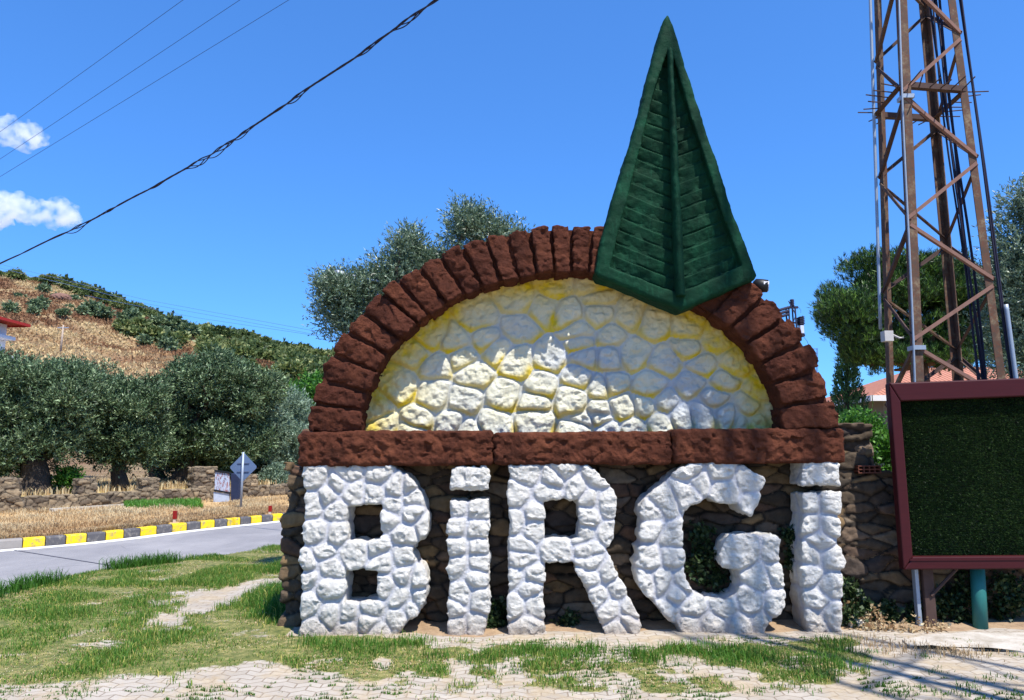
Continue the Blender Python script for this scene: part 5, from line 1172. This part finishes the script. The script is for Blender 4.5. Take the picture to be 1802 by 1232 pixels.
# house with the tiled roof
hY = 17.0; hr = empty('tiled_house', (P(1700, 700, hY)[0], hY, 0)); tag(hr, 'low house with a terracotta tiled hip roof behind the tower and board', 'house')
TM = M('terracotta_tiles', .85); wv_ = TM.t.nodes.new('ShaderNodeTexWave'); wv_.wave_type = 'BANDS'; wv_.bands_direction = 'X'; wv_.inputs['Scale'].default_value = 2.2; TM.link(TM.obj, wv_.inputs['Vector'])
TM.color(TM.mix(TM.noise(6, 6, .8), lin(150, 88, 66), lin(206, 146, 120))); TM.bump(wv_.outputs['Fac'], 1, .06); TM = TM.m
e0 = P(1534, 697, hY-3); er = P(1990, 700, hY-3); ap = P(1665, 628, hY); ze = e0[2]; xa, xe = e0[0], e0[0]+9
mb = MB(); mb.add([(xa, hY-3, ze), (xe, hY-3, ze), (xe, hY+3, ze), (xa, hY+3, ze), (xa+3, hY, ze+1.15), (xe-3, hY, ze+1.15)], [(0, 1, 5, 4), (2, 3, 4, 5), (0, 3, 2, 1)], [(1, 2, 5), (3, 0, 4)]); mb.build('roof', TM, hr)
mb = MB(); mb.box((xa-.03, hY-3.06, ze-.14), (xe, hY-2.99, ze+.02)); mb.box((xa-.06, hY-3.06, ze-.14), (xa-.005, hY+3, ze+.02)); mb.build('eaves_board', HW_, hr)
mb = MB(); mb.box((xa+.6, hY-2.4, 0), (xe-.6, hY+2.4, ze-.02)); mb.build('wall', simple('grey_render', lin(120, 116, 108), .85, 0, .06, 1), hr)
mb = MB(); mb.box((xa+1.2, hY-2.43, ze-1.6), (xa+2.3, hY-2.35, ze-.6)); mb.build('window', simple('dark_glass', lin(50, 60, 76), .2, 0, .1, 2, 0), hr)
# transformer pole
qY = 21.0; tp_ = P(1397, 640, qY); te = empty('transformer_pole', (tp_[0], qY, 0)); tag(te, 'lattice electricity pole with insulators and a transformer seen past the right side of the arch', 'utility pole')
SD = simple('dark_steel', lin(44, 44, 62), .7, .2, .2, 6); zt2 = P(1397, 541, qY)[2]; hw_ = P(1402, 560, qY)[0]-P(1391, 560, qY)[0]
mb = MB(); xc_ = tp_[0]
for sx in (-1, 1):
    for sy in (-1, 1): mb.bar((xc_+sx*hw_*.5*1.6, qY+sy*.2, 0), (xc_+sx*hw_*.5, qY+sy*.14, zt2), .045, .045, (0, 1, 0))
zl = np.arange(.2, zt2-.2, .55)
for i, z in enumerate(zl):
    f_ = 1.6-.6*z/zt2; s_ = 1 if i % 2 else -1; mb.bar((xc_-s_*hw_*.5*f_, qY-.17, z), (xc_+s_*hw_*.5*f_, qY-.17, z+.55), .03, .03, (0, 1, 0))
    mb.bar((xc_+s_*hw_*.5*f_, qY+.17, z), (xc_-s_*hw_*.5*f_, qY+.17, z+.55), .03, .03, (0, 1, 0))
mb.build('lattice_mast', SD, te)
mb = MB(); a, b = P(1387, 541, qY), P(1404, 541, qY); mb.bar(a, b, .1, .08); a, b = P(1388, 568, qY), P(1404, 568, qY); mb.bar(a, b, .08, .06); mb.build('crossarm', SD, te)
for k in range(3):
    a, b = P(1388, 541+k*6, qY-.1), P(1371, 546+k*6, qY-.6); mb = MB(); t = np.linspace(0, 1, 13)[:, None]; mb.tube(a+(b-a)*t, .03+.03*(np.arange(13) % 2), 8); mb.build('insulator', SD, te, True)
mb = MB(); c = P(1394, 535, qY); t = np.linspace(-.1, .18, 9); mb.tube([(c[0], qY, c[2]+z) for z in t], .06+.03*(np.arange(9) % 2), 10); mb.build('insulator', SD, te, True)
a, b = P(1404, 558, qY), P(1414, 588, qY); mb = MB()
for k in range(5): z = a[2]-(a[2]-b[2])*.48*k/5; mb.box((a[0], qY-.2, z-.05), (b[0], qY+.2, z-.012))
mb.build('fuse_bank', SD, te)
mb = MB(); zm = a[2]-(a[2]-b[2])*.52; mb.box((a[0], qY-.18, b[2]), (b[0]-.03, qY+.18, zm)); mb.build('transformer', simple('transformer_grey', lin(196, 206, 226), .5), te, bevel=.02)
mb = MB(); mb.bar((b[0]+.01, qY, b[2]-.1), (b[0]+.01, qY, a[2]+.05), .04, .04, (0, 1, 0)); mb.bar((a[0], qY, b[2]-.06), (b[0], qY, b[2]-.06), .3, .08, (0, 0, 1)); mb.build('platform', SD, te)
th_ = np.linspace(-.4, math.pi*.9, 16); c = P(1402, 548, qY); mb = MB(); mb.tube([(c[0]+.16*math.cos(a_), qY, c[2]+.17*math.sin(a_)) for a_ in th_], .006, 5); mb.build('jumper_wire', CABLE, te)
mb = MB(); mb.tube([P(1412, 590, qY), P(1420, 600, qY), P(1425, 612, qY), P(1426, 625, qY)], .008, 5); mb.build('jumper_wire', CABLE, te)
ra = empty('roof_rail', P(1432, 680, 24)); tag(ra, 'small blue grey metal rail showing beyond the right flank of the arch', 'railing'); mb = MB()
for (a, b) in (((1425, 614), (1438, 614)), ((1438, 613), (1437, 760)), ((1426, 622), (1438, 622)), ((1426, 613), (1426, 760))): mb.bar(P(*a, 24), P(*b, 24), .035, .035, (0, 1, 0))
mb.build('rail', simple('blue_grey_steel', lin(96, 130, 176), .6), ra)

# ================================================================== WIRES
def wire(name, label, pts, r, group, mat=None, sag=0):
    P3 = [P(*p) for p in pts]; P3 = np.array(P3); s = np.linspace(0, 1, len(P3)); t = np.linspace(0, 1, 40)
    C = np.stack([np.interp(t, s, P3[:, i]) for i in range(3)], 1); C[:, 2] -= sag*4*t*(1-t)
    mb = MB(); mb.tube(C, r, 6); o = mb.build(name, mat or CABLE, None, True); return tag(o, label, 'cable', group)
WB_ = simple('wire_blue_grey', lin(44, 62, 104), .6, 0, .1, 3, 0)
for k, (a, b, nm) in enumerate([((0, 232), (322, 0), 'topmost'), ((0, 280), (422, 0), 'middle'), ((0, 311), (508, 0), 'lowest')]):
    sl_ = (b[1]-a[1])/(b[0]-a[0])
    wire('overhead_wire', 'thin overhead wire crossing the upper left sky, %s of the three' % nm, [(-500, a[1]-sl_*500+14, 22), (a[0], a[1], 16), (b[0], b[1], 10), (b[0]+300, b[1]+sl_*300, 7.5)], .006, 'three overhead wires in the upper left sky', WB_)
for k, (ya, yb, nm) in enumerate([(463, 581, 'topmost'), (470, 587, 'middle'), (474, 589, 'lowest')]):
    xa_ = -40 if k < 2 else 150
    if k == 2: ya = 520
    wire('distant_wire', 'faint distant wire just above the hill ridge, %s of its three' % nm, [(xa_, ya-(8 if k < 2 else 0), 70), ((xa_+546)/2, (ya+yb)/2+5, 60), (546, yb, 48), (700, yb+22, 44)], .014, 'distant wires above the hill', simple('far_wire', lin(86, 116, 176), .8, 0, .05, 3, 0))
# twisted bundle
bp = [(-260, 572), (-120, 520), (0, 464), (102, 415), (164, 386), (200, 365), (266, 331), (333, 293), (386, 262), (435, 229), (486, 195), (542, 155), (617, 107), (688, 55), (760, 4), (860, -70)]
s_ = np.array([b[0] for b in bp], float); dpt = 18-12.5*np.clip((s_+260)/1120, 0, 1)
BP3 = np.array([P(b[0], b[1], d_-2) for b, d_ in zip(bp, dpt)])
tpar = np.linspace(0, 1, len(BP3)); tt = np.linspace(0, 1, 420); C = np.stack([np.interp(tt, tpar, BP3[:, i]) for i in range(3)], 1)
ker = np.ones(15)/15; Cp = np.pad(C, ((7, 7), (0, 0)), mode='edge'); C = np.stack([np.convolve(Cp[:, i], ker, 'valid') for i in range(3)], 1)
pxc = np.array([proj(c)[0] for c in C]); loose = np.zeros(420)
for c_, w_, a_ in [(365, 26, 1.0), (130, 20, .55), (515, 22, .5), (200, 12, .3), (640, 25, .3), (730, 40, .6), (415, 20, .6), (270, 14, .2), (40, 14, .2)]: loose += a_*np.exp(-((pxc-c_)/w_)**2)
tbun = empty('twisted_cable', C[210]); tag(tbun, 'thick dark twisted bundle of cables slanting across the sky with slack loops', 'cable')
dist = np.linalg.norm(C-CAM, axis=1); ru = np.random.default_rng(4)
for k in range(4):
    th = tt*2*math.pi*17+k*math.pi/2; rad__ = (.011+.0045*loose*dist*.42*(.3+.5*k))
    off = np.stack([0*th, np.cos(th)*rad__, np.sin(th)*rad__-loose*dist*.0024*k*(k > 1)], 1)
    mb = MB(); mb.tube(C+off, .0105 if k else .013, 6); mb.build('strand', CABLE, tbun, True)

# ================================================================== CLOUDS (real volumes far off)
def cloud(label, puffs, Y, seed, dens):
    rng = np.random.default_rng(seed); cs = [P(x, y, Y) for x, y, r in puffs]; rr_ = [r*np.linalg.norm(c-CAM)/FPX for c, (_, _, r) in zip(cs, puffs)]
    cs = np.array(cs); cs[:, 1] += rng.uniform(-8, 8, len(cs)); rr_ = np.array(rr_); lo = (cs-rr_[:, None]*1.5).min(0); hi = (cs+rr_[:, None]*1.5).max(0); h = rr_.max()/9
    def base(X, Y_, Z):
        f = np.full(X.shape, 1e9)
        for c, r in zip(cs, rr_):
            g = np.sqrt((X-c[0])**2+(Y_-c[1])**2+((Z-c[2])*1.05)**2)-r; k = r*.35; hh = np.clip(.5+.5*(g-f)/k, 0, 1); f = g*(1-hh)+f*hh-k*hh*(1-hh)
        return f
    rm = rr_.max()
    V, Q = solid(lo, hi, h, base, lambda p: -rm*(.30*fbm(p, 1.3/rm, 2, seed)+.16*fbm(p, 4/rm, 3, seed+1)), rm)
    cmat = bpy.data.materials.new('cloud_vapour'); cmat.use_nodes = True; t = cmat.node_tree; t.nodes.remove(t.nodes['Principled BSDF'])
    v = t.nodes.new('ShaderNodeVolumePrincipled'); v.inputs['Color'].default_value = (1, 1, 1, 1); v.inputs['Anisotropy'].default_value = .2
    tc = t.nodes.new('ShaderNodeTexCoord'); nz_ = t.nodes.new('ShaderNodeTexNoise'); nz_.inputs['Scale'].default_value = 1.6/rm; nz_.inputs['Detail'].default_value = 5; t.links.new(tc.outputs['Object'], nz_.inputs['Vector'])
    mr = t.nodes.new('ShaderNodeMapRange'); mr.inputs[1].default_value = .42; mr.inputs[2].default_value = .62; mr.inputs[3].default_value = 0.0; mr.inputs[4].default_value = dens; t.links.new(nz_.outputs['Fac'], mr.inputs[0])
    t.links.new(mr.outputs[0], v.inputs['Density']); t.links.new(v.outputs[0], t.nodes['Material Output'].inputs['Volume'])
    o = mesh('cloud', V, Q, cmat, None, True); return tag(o, label, 'cloud')
CY = 600
cloud('small white puffy cloud near the left edge, upper of the two', [(-15, 236, 20), (12, 238, 17), (35, 240, 18), (58, 238, 18), (25, 225, 14), (72, 246, 10)], CY, 71, .09)
cloud('longer white cloud above the hill at the left edge, lower of the two', [(-15, 372, 24), (15, 368, 23), (45, 372, 22), (75, 376, 19), (105, 366, 18), (122, 378, 19), (95, 382, 17), (125, 392, 10)], CY, 72, .09)

# lattice mast out of the frame to the right, the same kind as the tower; unseen, added for its shadow streaks on the monument
mx, my = 2.1+.30*11.6, -.44*11.6
def mk(sx, sy): return lambda z: np.array([mx+sx*(.66-.018*z), my+sy*(.66-.018*z)])
lm = empty('lattice_mast', (mx, my, 0)); tag(lm, 'slender steel lattice mast out of view, added right of the viewpoint to cast shadow streaks', 'tower')
lattice(lm, {'B': mk(-1, -1), 'D': mk(1, -1), 'C': mk(1, 1), 'A': mk(-1, 1)}, 18, list(np.arange(0.05, 18, 1.5)), .062)
print('objects', len(bpy.data.objects))
